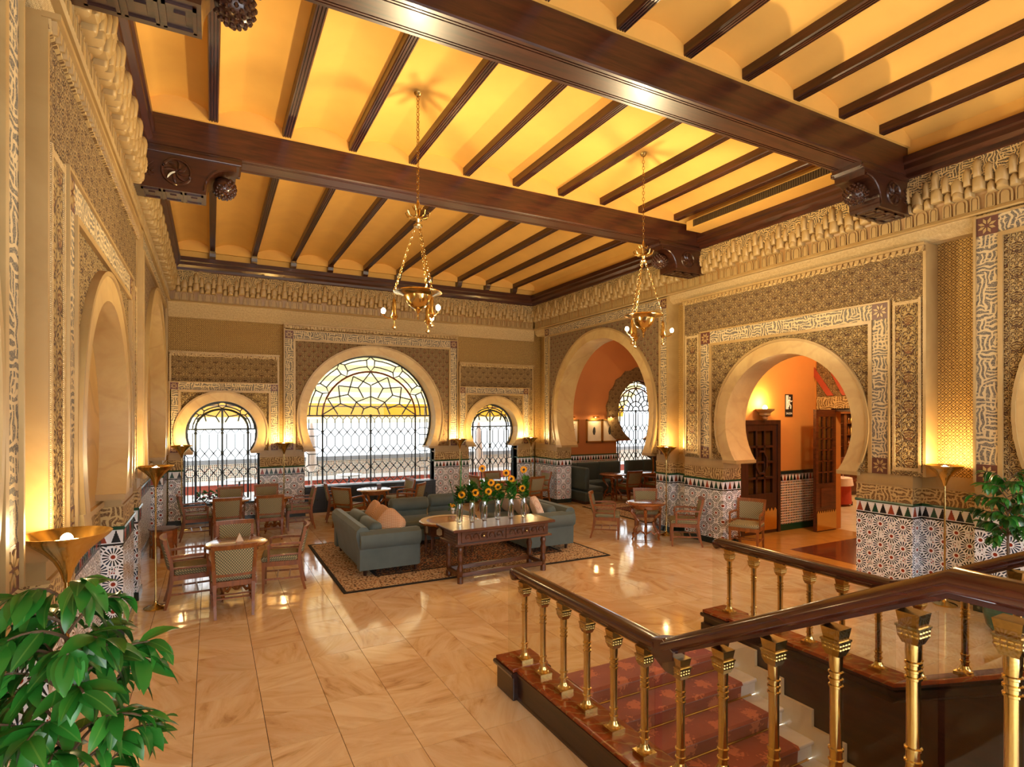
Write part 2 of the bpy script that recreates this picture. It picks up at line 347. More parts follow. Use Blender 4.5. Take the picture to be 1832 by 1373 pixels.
mk_stone('terrace_stone', S('D8D2C8'), S('C8C2B8'), rough=.7, vein=.05)
def mk_glass(name, tint, rough=.0, refl=.06):
    m = bpy.data.materials.new(name); m.use_nodes = True; nt = m.node_tree; nt.nodes.clear()
    out = nd(nt, 'ShaderNodeOutputMaterial'); t = nd(nt, 'ShaderNodeBsdfTransparent', {0: tint}); g = nd(nt, 'ShaderNodeBsdfGlossy', {0: (1, 1, 1, 1), 'Roughness': rough})
    fz = nd(nt, 'ShaderNodeFresnel', {0: 1.45}); k = mt(nt, 'MULTIPLY', mt(nt, 'MULTIPLY', fz.outputs[0], refl / .04), mt(nt, 'SUBTRACT', 1.0, nd(nt, 'ShaderNodeNewGeometry').outputs['Backfacing']), clamp=True)
    nt.links.new(nd(nt, 'ShaderNodeMixShader', {0: k, 1: t.outputs[0], 2: g.outputs[0]}).outputs[0], out.inputs[0]); MATS[name] = m
mk_glass('window_glass', (.56, .57, .57, 1), refl=.012); mk_glass('rail_glass', (.95, .96, .94, 1), refl=.04)
mk_glass('vase_glass', (.88, .91, .91, 1), 0.0, .4)
def mk_emit(name, col, s):
    m = bpy.data.materials.new(name); m.use_nodes = True; nt = m.node_tree; nt.nodes.clear()
    nt.links.new(nd(nt, 'ShaderNodeEmission', {0: col, 1: s}).outputs[0], nd(nt, 'ShaderNodeOutputMaterial').inputs[0]); MATS[name] = m
mk_emit('bulb', (1, .8, .46, 1), 90.0); mk_emit('bulb_soft', (1, .76, .4, 1), 14.0)
def mk_leaf(name, c1, c2):
    m, nt, b = base(name, S(c1), .32); b.inputs['Specular IOR Level'].default_value = .5
    s = nd(nt, 'ShaderNodeSeparateXYZ', {0: objv(nt)}); oi = nd(nt, 'ShaderNodeObjectInfo').outputs['Random']
    vein = mt(nt, 'LESS_THAN', mt(nt, 'ABSOLUTE', s.outputs[0]), .0022)
    c = mix(nt, oi, S(c1), S(c2)); c = mix(nt, mt(nt, 'MULTIPLY', vein, .25), c, S('7FA04A')); setc(nt, b, c)
    tr = nd(nt, 'ShaderNodeBsdfTranslucent', {0: c}); out = nt.nodes['Material Output']
    nt.links.new(nd(nt, 'ShaderNodeMixShader', {0: .22, 1: b.outputs[0], 2: tr.outputs[0]}).outputs[0], out.inputs[0])
mk_leaf('leaf', '164A16', '33802A')
def mk_awning():
    m, nt, b = base('awning_cloth', S('F8E0A8'), .9); s = nd(nt, 'ShaderNodeSeparateXYZ', {0: objv(nt)})
    st = mt(nt, 'FRACT', mt(nt, 'MULTIPLY', s.outputs[1], 2.6)); c = mix(nt, mt(nt, 'LESS_THAN', st, .5), S('F3DFB4'), S('E9C988'))
    c = mix(nt, mt(nt, 'MULTIPLY', mt(nt, 'LESS_THAN', s.outputs[2], 2.80), mt(nt, 'GREATER_THAN', s.outputs[2], 2.40)), c, S('E29A30')); setc(nt, b, c)
    tr = nd(nt, 'ShaderNodeBsdfTranslucent', {0: c}); out = nt.nodes['Material Output']
    nt.links.new(nd(nt, 'ShaderNodeMixShader', {0: .75, 1: b.outputs[0], 2: tr.outputs[0]}).outputs[0], out.inputs[0])
mk_awning()
M = MATS
# ------------------------------------------------------------------ the room shell (survey units, built with k=K)
XL, XR, YB = -.75, 7.55, 13.0
WL = lambda a, d, z: (XL + d, a, z)
WR = lambda a, d, z: (XR - d, a, z)
WB = lambda a, d, z: (a, YB - d, z)
def slabW(W, a0, a1, d0, d1, z0, z1):
    p, q = W(a0, d0, z0), W(a1, d1, z1)
    return MB().box(min(p[0], q[0]), max(p[0], q[0]), min(p[1], q[1]), max(p[1], q[1]), z0, z1)
def arc(ca, zc, r, zn, n=36):
    t0 = math.asin(max(-1, (zn - zc) / r))
    return [(ca + r * math.cos(t), zc + r * math.sin(t)) for t in [PI - t0 - (PI - 2 * t0) * i / n for i in range(n + 1)]]
def struct(name, label, cat): return thing(name, label, cat, kind='structure')

# ---- floor
floor = struct('floor', 'polished tan marble tile floor of the grand hall', 'floor')
REG = [(-1.05, 8.05, 4.1, 13.2), (-1.05, 2.12, 2.2, 4.1), (4.58, 8.05, 2.2, 4.1), (8.05, 12.5, 8.25, 13.2), (2.12, 4.58, 3.72, 4.1)]
mb = MB()
for x0, x1, y0, y1 in REG: mb.box(x0, x1, y0, y1, -.12, -.016)
mb.build('subfloor', M['soil'], floor, K)
tiles = []
G = .0022
for i in range(-2, 32):
    for j in range(-6, 21):
        tx, ty = TX0 + i * TS, TY0 + j * TS
        for x0, x1, y0, y1 in REG:
            a, b_, c, d = max(tx, x0), min(tx + TS, x1), max(ty, y0), min(ty + TS, y1)
            if b_ - a > .03 and d - c > .03: tiles.append((a, b_, c, d))
def in_view(t):
    x, y = (t[0] + t[1]) / 2, (t[2] + t[3]) / 2; d = depth(x, y)
    if d < .5: return 99
    u = 916 + FPX * (CY * x - SY * y) / d; v = V0 + FPX * H / d
    return d if -60 < u < 1900 and v < 1460 else 90 + d
tiles.sort(key=in_view)
full = MB().box(G, TS - G, G, TS - G, -.014, 0).mesh('floor_tile', M['floor_marble'], K)
rest = MB()
for n, (a, b_, c, d) in enumerate(tiles):
    if n < 296:
        if b_ - a > TS - .01 and d - c > TS - .01: link(full, 'floor_tile', floor, kk((a, c, 0)))
        else: MB().box(G, b_ - a - G, G, d - c - G, -.014, 0).build('floor_tile', M['floor_marble'], floor, K, loc=kk((a, c, 0)))
    else: rest.box(a + G, b_ - G, c + G, d - G, -.014, 0)
tag(rest.build('floor_tile_field', M['floor_marble'], floor, K), 'distant marble tiles', kind='stuff')

# ---- merlons of the tiled dado
def merlon_poly(w, h, n=5):
    L = []
    for i in range(n):
        x = w / 2 * (1 - i / n); L += [(-x, h * i / n * .95), (-x * .88, h * (i + .85) / n * .95)]
    return L + [(0, h)] + [(-x, z) for x, z in reversed(L)]
MER = {c: MB().prism(merlon_poly(.078, .118), lambda a, d, z: (a, d, z), -.004, .004).mesh('merlon', M['merlon_' + c], K) for c in ('green', 'black', 'red')}
mcount = [0]
def merlons(W, a0, a1, d, parent, face='front', dback=0):
    """stepped tile trees on the white band; face 'front' runs along the wall, 'side' runs into the wall at a0"""
    n = max(1, int(((a1 - a0) if face == 'front' else (d - dback)) / .088)); st = ((a1 - a0) if face == 'front' else (d - dback)) / n
    p0, p1 = W(0, 0, 0), W(1, 0, 0); al = math.atan2(p1[1] - p0[1], p1[0] - p0[0])
    for i in range(n):
        c = 'green black red black'.split()[mcount[0] % 4]; mcount[0] += 1
        if face == 'front': p, rz = W(a0 + (i + .5) * st, d + .002, .945), al
        else: p, rz = W(a0 - .002, dback + (i + .5) * st, .945), al + PI / 2
        link(MER[c], 'merlon', parent, kk(p), (0, 0, rz))
def dado(W, a0, a1, wall, df=-.02, db=-.25, side=False, low=False):
    """one stretch of tiled dado: base course, star mosaic, merlon band, green cap, carved frieze, stone course"""
    o = slabW(W, a0, a1, db, df, .1, .915).build('dado', M['zellige'], wall, K)
    slabW(W, a0 - .01, a1 + .01, db, df + .012, 0, .1).build('base_course', M['base_tile'], o, K)
    slabW(W, a0, a1, db, df - .001, .935, 1.072).build('white_band', M['white_tile'], o, K)
    slabW(W, a0, a1, db, df + .002, .915, .935).build('chain_band', M['merlon_black'], o, K)
    MB().prism([(db, 1.07), (df + .012, 1.07), (df + .02, 1.087), (df + .012, 1.104), (db, 1.104)], lambda d, a, z: W(a, d, z), a0 - .012, a1 + .012).build('green_cap', M['green_glaze'], o, K)
    slabW(W, a0, a1, db, df, 1.104, 1.30).build('carved_frieze', M['calligraphy_gold'], o, K)
    slabW(W, a0 - .004, a1 + .004, db, df + .008, 1.295, 1.315).build('fillet', M['stone_plain'], o, K)
    if not low: slabW(W, a0, a1, db, df - .01, 1.315, 1.46).build('stone_course', M['stone_plain'], o, K)
    merlons(W, a0, a1, df, o)
    if side: merlons(W, a0, a1, df, o, 'side', db)
    return o
def dentil_row(W, a0, a1, d, z, parent, p=.075):
    m = MB(); n = int((a1 - a0) / p); st = (a1 - a0) / n
    for i in range(n):
        a = a0 + (i + .5) * st
        m.prism([(a - st * .38, z + .06), (a + st * .38, z + .06), (a + st * .12, z), (a - st * .12, z)], W, d - .03, d)
    o = slabW(W, a0, a1, d - .06, d - .022, z - .005, z + .065).build('dentil_backing', M['calligraphy_gold'], parent, K)
    slabW(W, a0 - .01, a1 + .01, d - .06, d + .02, z + .062, z + .092).build('cap_moulding', M['stone_plain'], parent, K)
    tag(m.build('dentil_row', M['stone_plain'], parent, K), 'row of small dentils', kind='stuff')
def star_tile(W, a, z, s, d, parent):
    m = MB(); m.add(slabW(W, a, a + s, d - .01, d, z, z + s).v, slabW(W, a, a + s, d - .01, d, z, z + s).f)
    o = m.build('star_square', M['star_ground'], parent, K)
    r = MB()
    for i in range(8):
        t = PI / 4 * i + PI / 8; cx, cz = a + s / 2, z + s / 2; q = [(cx + math.cos(t + dt) * s * rr, cz + math.sin(t + dt) * s * rr) for dt, rr in ((0, .1), (.28, .28), (0, .45), (-.28, .28))]
        r.prism(q, W, d, d + .006)
    r.build('star_petal', M['stone_plain'], o, K)
def bay(W, wall, a0, a1, ztop, ca, r, zc, rw, zb, band=None, bw=.2, bt=None, dentil=True, spandrel='floral', upper='floral_fine', columns=(), dp=0.0, db=-.25, thick=.45, field_mat=None, callig='calligraphy'):
    """a proud carved stucco panel with a horseshoe arch cut in its lower edge"""
    ro = r + rw
    notch = arc(ca, zc, ro - .02, zb)
    p = MB().prism([(a0, zb)] + notch + [(a1, zb), (a1, ztop), (a0, ztop)], W, db, dp).build('carved_panel', M[spandrel], wall, K)
    ring = MB().prism(arc(ca, zc, ro, zb) + arc(ca, zc, r, zb)[::-1], W, -thick, dp + .035).build('arch_ring', M['stone'], p, K, smooth=True)
    MB().prism(arc(ca, zc, ro + .018, zb + .12) + arc(ca, zc, ro - .018, zb + .12)[::-1], W, dp, dp + .05).build('ring_moulding', M['stone_plain'], p, K, smooth=True)
    # smooth impost blocks under the ring
    for sgn in (-1, 1):
        e = arc(ca, zc, r, zb)[0 if sgn < 0 else -1][0]; e2 = arc(ca, zc, ro, zb)[0 if sgn < 0 else -1][0]
        slabW(W, min(e, e2) - .02, max(e, e2) + .02, -thick, dp + .03, zb - .05, zb + .005).build('impost', M['stone_plain'], p, K)
    slabW(W, a0 - .004, a0 + .03, db, dp + .012, zb, ztop).build('edge_moulding', M['stone_plain'], p, K)
    slabW(W, a1 - .03, a1 + .004, db, dp + .012, zb, ztop).build('edge_moulding', M['stone_plain'], p, K)
    if band:
        b0, b1 = band; C = M[callig]
        for q in ((b0, b0 + bw, zb + bw, bt - bw), (b1 - bw, b1, zb + bw, bt - bw), (b0 + bw, b1 - bw, bt - bw, bt)):
            slabW(W, q[0], q[1], dp - .02, dp + .012, q[2], q[3]).build('calligraphy_band', C, p, K)
        for a in (b0, b1 - bw):
            for z in (zb, bt - bw): star_tile(W, a, z, bw, dp + .014, p)
        m = MB(); t = .022
        for x0, x1, z0, z1 in ((b0 - t, b0, zb, bt), (b0 + bw, b0 + bw + t * 2, zb, bt - bw), (b1, b1 + t, zb, bt), (b1 - bw - t * 2, b1 - bw, zb, bt - bw), (b0 - t, b1 + t, bt, bt + t), (b0 + bw + t * 2, b1 - bw - t * 2, bt - bw - t * 2, bt - bw)):
            s_ = slabW(W, x0, x1, dp, dp + .03, z0, z1); m.add(s_.v, s_.f)
        m.build('frame_moulding', M['stone_plain'], p, K)
        if bt + .1 < ztop: slabW(W, a0 + .03, a1 - .03, dp, dp + .004, bt + t, ztop - (.1 if dentil else .02)).build('upper_field', M[upper], p, K)
    for c0, c1 in columns:
        slabW(W, c0, c1, dp, dp + .008, zb + .1, bt - .06).build('carved_pilaster', M['floral_column'], p, K)
        m = MB(); t = .03
        for x0, x1, z0, z1 in ((c0 - t, c0, zb + .04, bt), (c1, c1 + t, zb + .04, bt), (c0, c1, zb + .06, zb + .1), (c0, c1, bt - .06, bt - .02)):
            s_ = slabW(W, x0, x1, dp, dp + .018, z0, z1); m.add(s_.v, s_.f)
        m.build('pilaster_frame', M['braid'], p, K)
    if dentil: dentil_row(W, a0, a1, dp + .045, ztop - .09, p)
    return p

# ---- walls
wall_left = struct('wall_left', 'carved stucco side wall with three blind horseshoe niches and tiled dado', 'wall')
wall_right = struct('wall_right', 'carved stucco side wall pierced by two open horseshoe arches', 'wall')
wall_back = struct('wall_back', 'carved stucco end wall framing the three arched terrace windows', 'wall')
B1 = dict(ca=10.17, r=1.66, zc=2.22, rw=.21, zb=1.45, band=(8.03, 12.42), bw=.17, bt=4.38, dentil=False, spandrel='floral_rose')
B2 = dict(ca=5.6, r=1.05, zc=2.06, rw=.21, zb=1.45, band=(4.1, 7.2), bw=.2, bt=3.62, columns=((3.76, 4.02), (7.28, 7.54)))
B3 = dict(ca=1.0, r=1.62, zc=2.22, rw=.21, zb=1.45, band=(-1.0, 3.17), bw=.2, bt=4.38, dentil=False)
for W, wall in ((WL, wall_left), (WR, wall_right)):
    R = W is WR
    base_poly = [(-1.2, 0), (13.4, 0), (13.4, 5.7), (-1.2, 5.7)]
    if R:
        base_poly = [(-1.2, 0)]
        for ca, r, zc, hw in ((5.63, 1.1, 2.06, 1.15), (10.14, 1.7, 2.22, 1.82)): base_poly += [(ca - hw, 0), (ca - hw, 1.45)] + arc(ca, zc, r, 1.45) + [(ca + hw, 1.45), (ca + hw, 0)]
        base_poly += [(13.4, 0), (13.4, 5.7), (-1.2, 5.7)]
    MB().prism(base_poly, W, -.45, -.25).build('wall_core', M['sebka'], wall, K)
    bay(W, wall, 8.0, 12.45, 4.42, thick=.45 if R else .24, **B1)
    bay(W, wall, 3.68, 7.62, 4.26, thick=.45 if R else .24, **B2)
    bay(W, wall, -1.2, 3.2, 4.42, thick=.24, **B3)
    # moulded band below the cornice
    for a0, a1 in ((3.2, 8.0), (12.45, 13.0)):
        MB().prism([(-.26, 4.27), (-.1, 4.27), (-.03, 4.33), (-.02, 4.42), (.0, 4.44), (-.26, 4.44)], lambda d, a, z: W(a, d, z), a0, a1).build('braided_moulding', M['braid'], wall, K)
    # dado
    for q in (((8.0, 8.36), (11.92, 12.98)), ((3.84, 4.52), (6.745, 7.62)), ((2.68, 3.2),)):
        for a0, a1 in q: dado(W, a0, a1, wall, -.02, -.45 if R and q[0][0] > 3.5 else -.25, side=True)
    for a0, a1 in ((3.2, 3.84), (7.62, 8.0)): dado(W, a0, a1, wall, -.23, -.3)
    # blind niches
    for ca, hw, top in ([(1.0, 1.7, 3.9)] if R else [(1.0, 1.7, 3.9), (5.6, 1.13, 3.2), (10.17, 1.74, 3.95)]):
        slabW(W, ca - hw - .1, ca + hw + .1, -.25, -.2, 1.31, top).build('niche_infill', M['niche_marble'], wall, K)
        dado(W, ca - hw, ca + hw, wall, -.2, -.25, low=True)
        slabW(W, ca - hw, ca + hw, -.25, -.17, 1.31, 1.36).build('niche_sill', M['stone'], wall, K)

# end wall
wins = [(.2, .66, 1.82, .70), (3.29, 1.47, 2.1, 1.50), (6.38, .66, 1.82, .70)]
poly = [(-1.4, 0)]
for ca, r, zc, hw in wins: poly += [(ca - hw, 0), (ca - hw, 1.45)] + arc(ca, zc, r + .03, 1.45) + [(ca + hw, 1.45), (ca + hw, 0)]
MB().prism(poly + [(8.0, 0), (8.0, 5.7), (-1.4, 5.7)], WB, -.4, -.1).build('wall_core', M['sebka'], wall_back, K)
bay(WB, wall_back, -.73, 1.27, 3.46, .2, .66, 1.82, .19, 1.45, band=(-.72, 1.25), bw=.14, bt=2.84, db=-.12, thick=.4)
bay(WB, wall_back, 1.36, 5.34, 4.14, 3.29, 1.47, 2.1, .19, 1.45, band=(1.38, 5.32), bw=.17, bt=4.0, db=-.12, dp=.06, thick=.4, spandrel='floral_rose')
bay(WB, wall_back, 5.41, 7.52, 3.5, 6.38, .66, 1.82, .19, 1.45, band=(5.43, 7.36), bw=.14, bt=2.88, db=-.12, thick=.4)
MB().prism([(-.12, 4.14), (-.02, 4.14), (0, 4.3), (.02, 4.42), (.03, 4.44), (-.12, 4.44)], lambda d, a, z: WB(a, d, z), -.75, 7.55).build('braided_moulding', M['braid'], wall_back, K)
for a0, a1, dd in ((-.75, -.5, -.02), (.9, 1.79, -.02), (4.79, 5.68, -.02), (7.08, 7.55, -.02)): dado(WB, a0, a1, wall_back, dd, -.4)
for ca in (.2, 6.38):
    slabW(WB, ca - .72, ca + .72, -.4, -.05, 0, .36).build('window_breast', M['zellige'], wall_back, K)
    slabW(WB, ca - .74, ca + .74, -.42, -.02, .36, .4).build('breast_ledge', M['base_tile'], wall_back, K)
    slabW(WB, ca - .72, ca + .72, -.4, -.04, 0, .1).build('base_course', M['base_tile'], wall_back, K)

# ---- honeycomb cornice
def arch_out(w, h, n=7):
    r = w / 2
    return [(-r, 0)] + [(-r * math.cos(PI * i / n), h - r + r * math.sin(PI * i / n)) for i in range(n + 1)] + [(r, 0)]
ident = lambda a, d, z: (a, d, z)
def flat_niche(w, h):
    o, i = arch_out(w, h), arch_out(w * .74, h * .88); n = len(o); m = MB()
    m.add([(a, -.05, z) for a, z in o] + [(a, 0, z) for a, z in o] + [(a, 0, z + .006) for a, z in i] + [(a * .92, -.022, z + .008) for a, z in i], [(k, (k + 1) % n, n + (k + 1) % n, n + k) for k in range(n)] + [(n + k, n + (k + 1) % n, 2 * n + (k + 1) % n, 2 * n + k) for k in range(n)] + [(2 * n + k, 2 * n + (k + 1) % n, 3 * n + (k + 1) % n, 3 * n + k) for k in range(n)] + [tuple(3 * n + k for k in range(n))])
    m.prism(arch_out(w * .55, h * .8), ident, -.02, -.004)
    return m.mesh('muqarnas_niche', M['stone_plain'], K)
def dome_niche(w, h, dp=.05, tip=.0):
    o = arch_out(w, h); o = [(a, z + (tip if abs(a) < w * .12 and z > h * .8 else 0)) for a, z in o]; n = len(o); m = MB(); lay = []
    for sc_, d in ((1, -.06), (1, .0), (.92, dp * .5), (.7, dp * .85), (.35, dp)): lay += [(a * sc_, d + .35 * (z - h * .4) * (.12 if d > -.05 else 0), h * .46 + (z - h * .46) * (sc_ if z > h * .46 else min(1, sc_ + .1))) for a, z in o]
    fs = [(l * n + k, l * n + (k + 1) % n, (l + 1) * n + (k + 1) % n, (l + 1) * n + k) for l in range(4) for k in range(n)] + [tuple(4 * n + k for k in range(n))]
    return m.add(lay, fs).mesh('muqarnas_niche', M['stone_plain'], K, smooth=True)
NB, NS, ND, NL, NF, NH = flat_niche(.14, .17), flat_niche(.088, .165), dome_niche(.078, .12, .05, .012), dome_niche(.12, .18, .055, .012), dome_niche(.075, .19, .05, .014), dome_niche(.11, .11, .085)
UN = .41
def cornice(name, label, W, a0, a1, seen0):
    o = struct(name, label, 'cornice')
    fn = lambda d, a, z: W(a, d, z)
    MB().prism([(-.25, 4.46), (.0, 4.46), (.02, 4.64), (.06, 4.74), (.1, 4.8), (.12, 5.035), (-.25, 5.035)], fn, a0, a1).build('cornice_body', M['muqarnas_shade'], o, K)
    MB().prism([(.08, 4.81), (.128, 4.81), (.128, 5.035), (.08, 5.035)], fn, a0, a1).build('vine_frieze', M['frieze_dark'], o, K)
    MB().prism([(-.25, 4.425), (.03, 4.425), (.045, 4.44), (.03, 4.475), (-.25, 4.475)], fn, a0, a1).build('ledge', M['stone_plain'], o, K)
    p0, p1 = W(0, 0, 0), W(0, 1, 0); rz = math.atan2(p1[1] - p0[1], p1[0] - p0[0]) - PI / 2
    n = int((a1 - seen0) / UN) + 1
    for i in range(n):
        c = a1 - (i + .5) * UN
        if c < a0: break
        for da, d, z, me in ((0, .03, 4.478, NB), (.135, .03, 4.478, NS), (-.135, .03, 4.478, NS), (0, .05, 4.63, NH), (.1, .06, 4.625, ND), (-.1, .06, 4.625, ND), (.205, .09, 4.665, NL), (.105, .105, 4.745, NF), (-.105, .105, 4.745, NF), (.205, .125, 4.81, NF), (0, .085, 4.69, NL)):
            link(me, 'muqarnas_niche', o, kk(W(c + da, d, z)), (0, 0, rz))
cornice('trim_1', 'tiered honeycomb stucco cornice above the blind niches', WL, -1.2, 12.95, 2.6)
cornice('trim_2', 'tiered honeycomb stucco cornice above the open arches', WR, -1.2, 12.95, 1.3)
cornice('trim_3', 'tiered honeycomb stucco cornice above the terrace windows', WB, -.72, 7.52, -.72)

# ---- ceiling
MB().box(-1.4, 8.2, -1.5, -1.25, 2.9, 5.9).build('daylight_screen', M['plaster_ochre'], struct('wall_screen', 'added ochre half wall screening daylight behind the landing', 'wall'), K)  # added unseen wall, open below, keeps rear daylight off ceiling and upper walls
ceiling = struct('ceiling', 'ochre plaster vaults between dark wooden joists and beams', 'ceiling')
MB().box(-1.3, 8.1, -1.2, 13.5, 5.75, 5.9).build('ceiling_slab', M['plaster_ochre'], ceiling, K)
CX0, CX1, BZ = -.53, 7.33, 5.08
BAYS = [(-1.2, 3.82), (4.17, 7.1), (7.47, 12.8)]
JX = [.02 + .757 * k for k in range(10)]
def beam_profile(w, z0, z1):   # grooved underside
    G_ = (-.36, -.28, .28, .36) if w > .2 else (-.27, 0, .27); g = .018 * w if w > .2 else .05 * w; dz = .012; P = [(-w / 2, z1), (-w / 2, z0 + .012), (-w / 2 + min(.012, w * .08), z0)]
    for q in G_: P += [(q * w - g, z0), (q * w - g, z0 + dz), (q * w + g, z0 + dz), (q * w + g, z0)]
    return P + [(w / 2 - min(.012, w * .08), z0), (w / 2, z0 + .012), (w / 2, z1)]
for y0, y1 in ((3.82, 4.17), (7.1, 7.47)):
    MB().prism([(a + (y0 + y1) / 2, z) for a, z in beam_profile(y1 - y0, BZ, 5.6)], lambda a, d, z: (d, a, z), CX0 - .1, CX1 + .1).build('main_beam', M['beam_wood_x'], ceiling, K)
for W, a0, a1, mt_ in ((WL, -1.2, 13.0, 'beam_wood_y'), (WR, -1.2, 13.0, 'beam_wood_y'), (WB, XL, XR, 'beam_wood_x')):
    MB().prism([(-.25, 5.035), (.13, 5.035), (.145, 5.05), (.15, 5.1), (.2, 5.14), (.2, 5.2), (.22, 5.22), (.22, 5.3), (-.25, 5.3)], lambda d, a, z: W(a, d, z), a0, a1).build('wall_beam', M[mt_], ceiling, K)
    slabW(W, a0, a1, -.25, .1, 5.3, 5.75).build('plaster_upstand', M['plaster_ochre'], ceiling, K)
for bi, (y0, y1) in enumerate(BAYS):
    jw = .1
    for k, x in enumerate(JX):
        me = MB().prism([(x + a, z) for a, z in beam_profile(jw, 5.43, 5.6)], lambda a, d, z: (a, d, z), y0 - .01, y1 + .12)
        j = me.build('joist', M['beam_wood_y'], ceiling, K)
        if bi == 2:
            MB().prism([(12.93, 5.26), (12.82, 5.26), (12.80, 5.3), (12.74, 5.34), (12.72, 5.4), (12.68, 5.43), (12.93, 5.43)], lambda a, d, z: (d, a, z), x - .055, x + .055).build('joist_corbel', M['carved_wood'], j, K)
    xs = [CX0 - .12] + JX + [CX1 + .12]
    for a, b_ in zip(xs[:-1], xs[1:]):
        n = 8; P = []
        for i in range(n + 1):
            t = i / n; P.append((a + (b_ - a) * t, 5.5 + .13 * (1 - (2 * t - 1) ** 2)))
        P2 = P + [(b_, 5.72), (a, 5.72)]
        MB().prism(P2, lambda q, d, z: (q, d, z), y0 + .005, y1 + (.0 if bi < 2 else .1)).build('vault', M['plaster_ochre'], ceiling, K, smooth=True)
    # plaster lunettes standing on the beams
    MB().box(CX0 - .1, CX1 + .1, y0 - .02, y0 + .03, 5.42, 5.72).box(CX0 - .1, CX1 + .1, y1 - .03, y1 + .02, 5.42, 5.72).build('plaster_lunette', M['plaster_ochre'], ceiling, K)
# carved brackets
def bracket(y0, y1, flip):
    X = (lambda x: XL + XR - x) if flip else (lambda x: x)
    fn = lambda a, d, z: (X(a), d, z)
    prof = [(-.8, 5.08), (-.8, 4.62), (-.054, 4.62), (-.05, 4.66)]
    prof += [(.20 - .25 * math.cos(t), 4.68 + .25 * math.sin(t)) for t in [PI / 2 * i / 8 for i in range(9)]]
    prof += [(.25, 4.93), (.25, 5.0), (.28, 5.0), (.305, 5.03), (.305, 5.08)]
    o = MB().prism(prof, fn, y0, y1).build('bracket', M['carved_wood'], ceiling, K)
    for yy, sg in ((y0, -1), (y1, 1)):
        cx, cz = -.33, 4.82; ro = MB().tube([(X(cx + .135 * math.cos(t)), yy + sg * .004, cz + .135 * math.sin(t)) for t in [2 * PI * i / 24 for i in range(24)]], .016, 6, True)
        for i in range(8):
            t0 = 2 * PI * i / 8; ro.tube([(X(cx + q * math.cos(t0 + q * 6)), yy + sg * .004, cz + q * math.sin(t0 + q * 6)) for q in (.015, .04, .07, .1, .12)], [.008, .016, .018, .014, .006], 5)
        ro.build('rosette', M['carved_wood'], o, K, smooth=True)
        la = MB()
        for i in range(-3, 4):
            for q in (1, -1):
                a0, a1 = -.66 + i * .045, -.66 + i * .045 + q * .16
                c0, c1 = max(-.74, min(-.54, a0)), max(-.74, min(-.54, a1))
                if abs(a1 - a0) < 1e-6 or abs(c1 - c0) < .02: continue
                z = lambda a: 4.74 + .16 * (a - a0) / (a1 - a0)
                la.bar((X(c0), yy + sg * .002, z(c0)), (X(c1), yy + sg * .002, z(c1)), .012)
        la.build('lattice_carving', M['carved_wood'], o, K)
        MB().tube([(X(-.02 + .24 - .29 * math.cos(t)), yy + sg * .003, 4.66 + .29 * math.sin(t)) for t in [PI / 2 * i / 8 for i in range(9)]], .012, 5).build('scroll_moulding', M['carved_wood'], o, K)
        MB().box(min(X(-.8), X(.3)), max(X(-.8), X(.3)), yy - .02, yy + .02, 5.0, 5.05).build('shoulder_moulding', M['carved_wood'], o, K, bevel=.008)
    b = MB(); yc = (y0 + y1) / 2
    b.ell((X(.13), yc, 4.79), (.12, .13, .12), 14, 8)
    for i in range(120):
        zz = 1 - 2 * (i + .5) / 120; rr = math.sqrt(1 - zz * zz); th = i * 2.39996; dx, dy = rr * math.cos(th), rr * math.sin(th)
        if dx * .6 - zz * .8 > -.25: b.ell((X(.13 + .12 * dx), yc + .13 * dy, 4.79 + .12 * zz), (.016, .016, .016), 6, 4)
    b.build('boss', M['carved_wood'], o, K, smooth=True)
    for i in range(3):
        a0 = -.66 + i * .2
        f = MB()
        for x0, x1, q0, q1 in ((a0, a0 + .18, y0 + .05, y0 + .07), (a0, a0 + .18, y1 - .07, y1 - .05), (a0, a0 + .02, y0 + .05, y1 - .05), (a0 + .16, a0 + .18, y0 + .05, y1 - .05), (a0 + .06, a0 + .12, yc - .05, yc + .05)):
            f.box(min(X(x0), X(x1)), max(X(x0), X(x1)), q0, q1, 4.605, 4.622)
        f.build('soffit_panel', M['carved_wood'], o, K)
for y0, y1 in ((3.82, 4.17), (7.1, 7.47)):
    bracket(y0, y1, False); bracket(y0, y1, True)
# air grille along the arcade side
g = MB().box(7.0, 7.34, 4.25, 7.0, 5.28, 5.42).build('grille_box', M['plaster_ochre'], ceiling, K)
sl = MB()
for i in range(66): sl.box(6.985, 7.0, 4.45 + i * .036, 4.45 + i * .036 + .016, 5.3, 5.4)
MB().box(6.993, 7.0, 4.42, 6.85, 5.295, 5.405).build('grille_back', M['grille_dark'], g, K)
tag(sl.build('grille_slat', M['grille_dark'], g, K), 'dark air grille slats', kind='stuff')
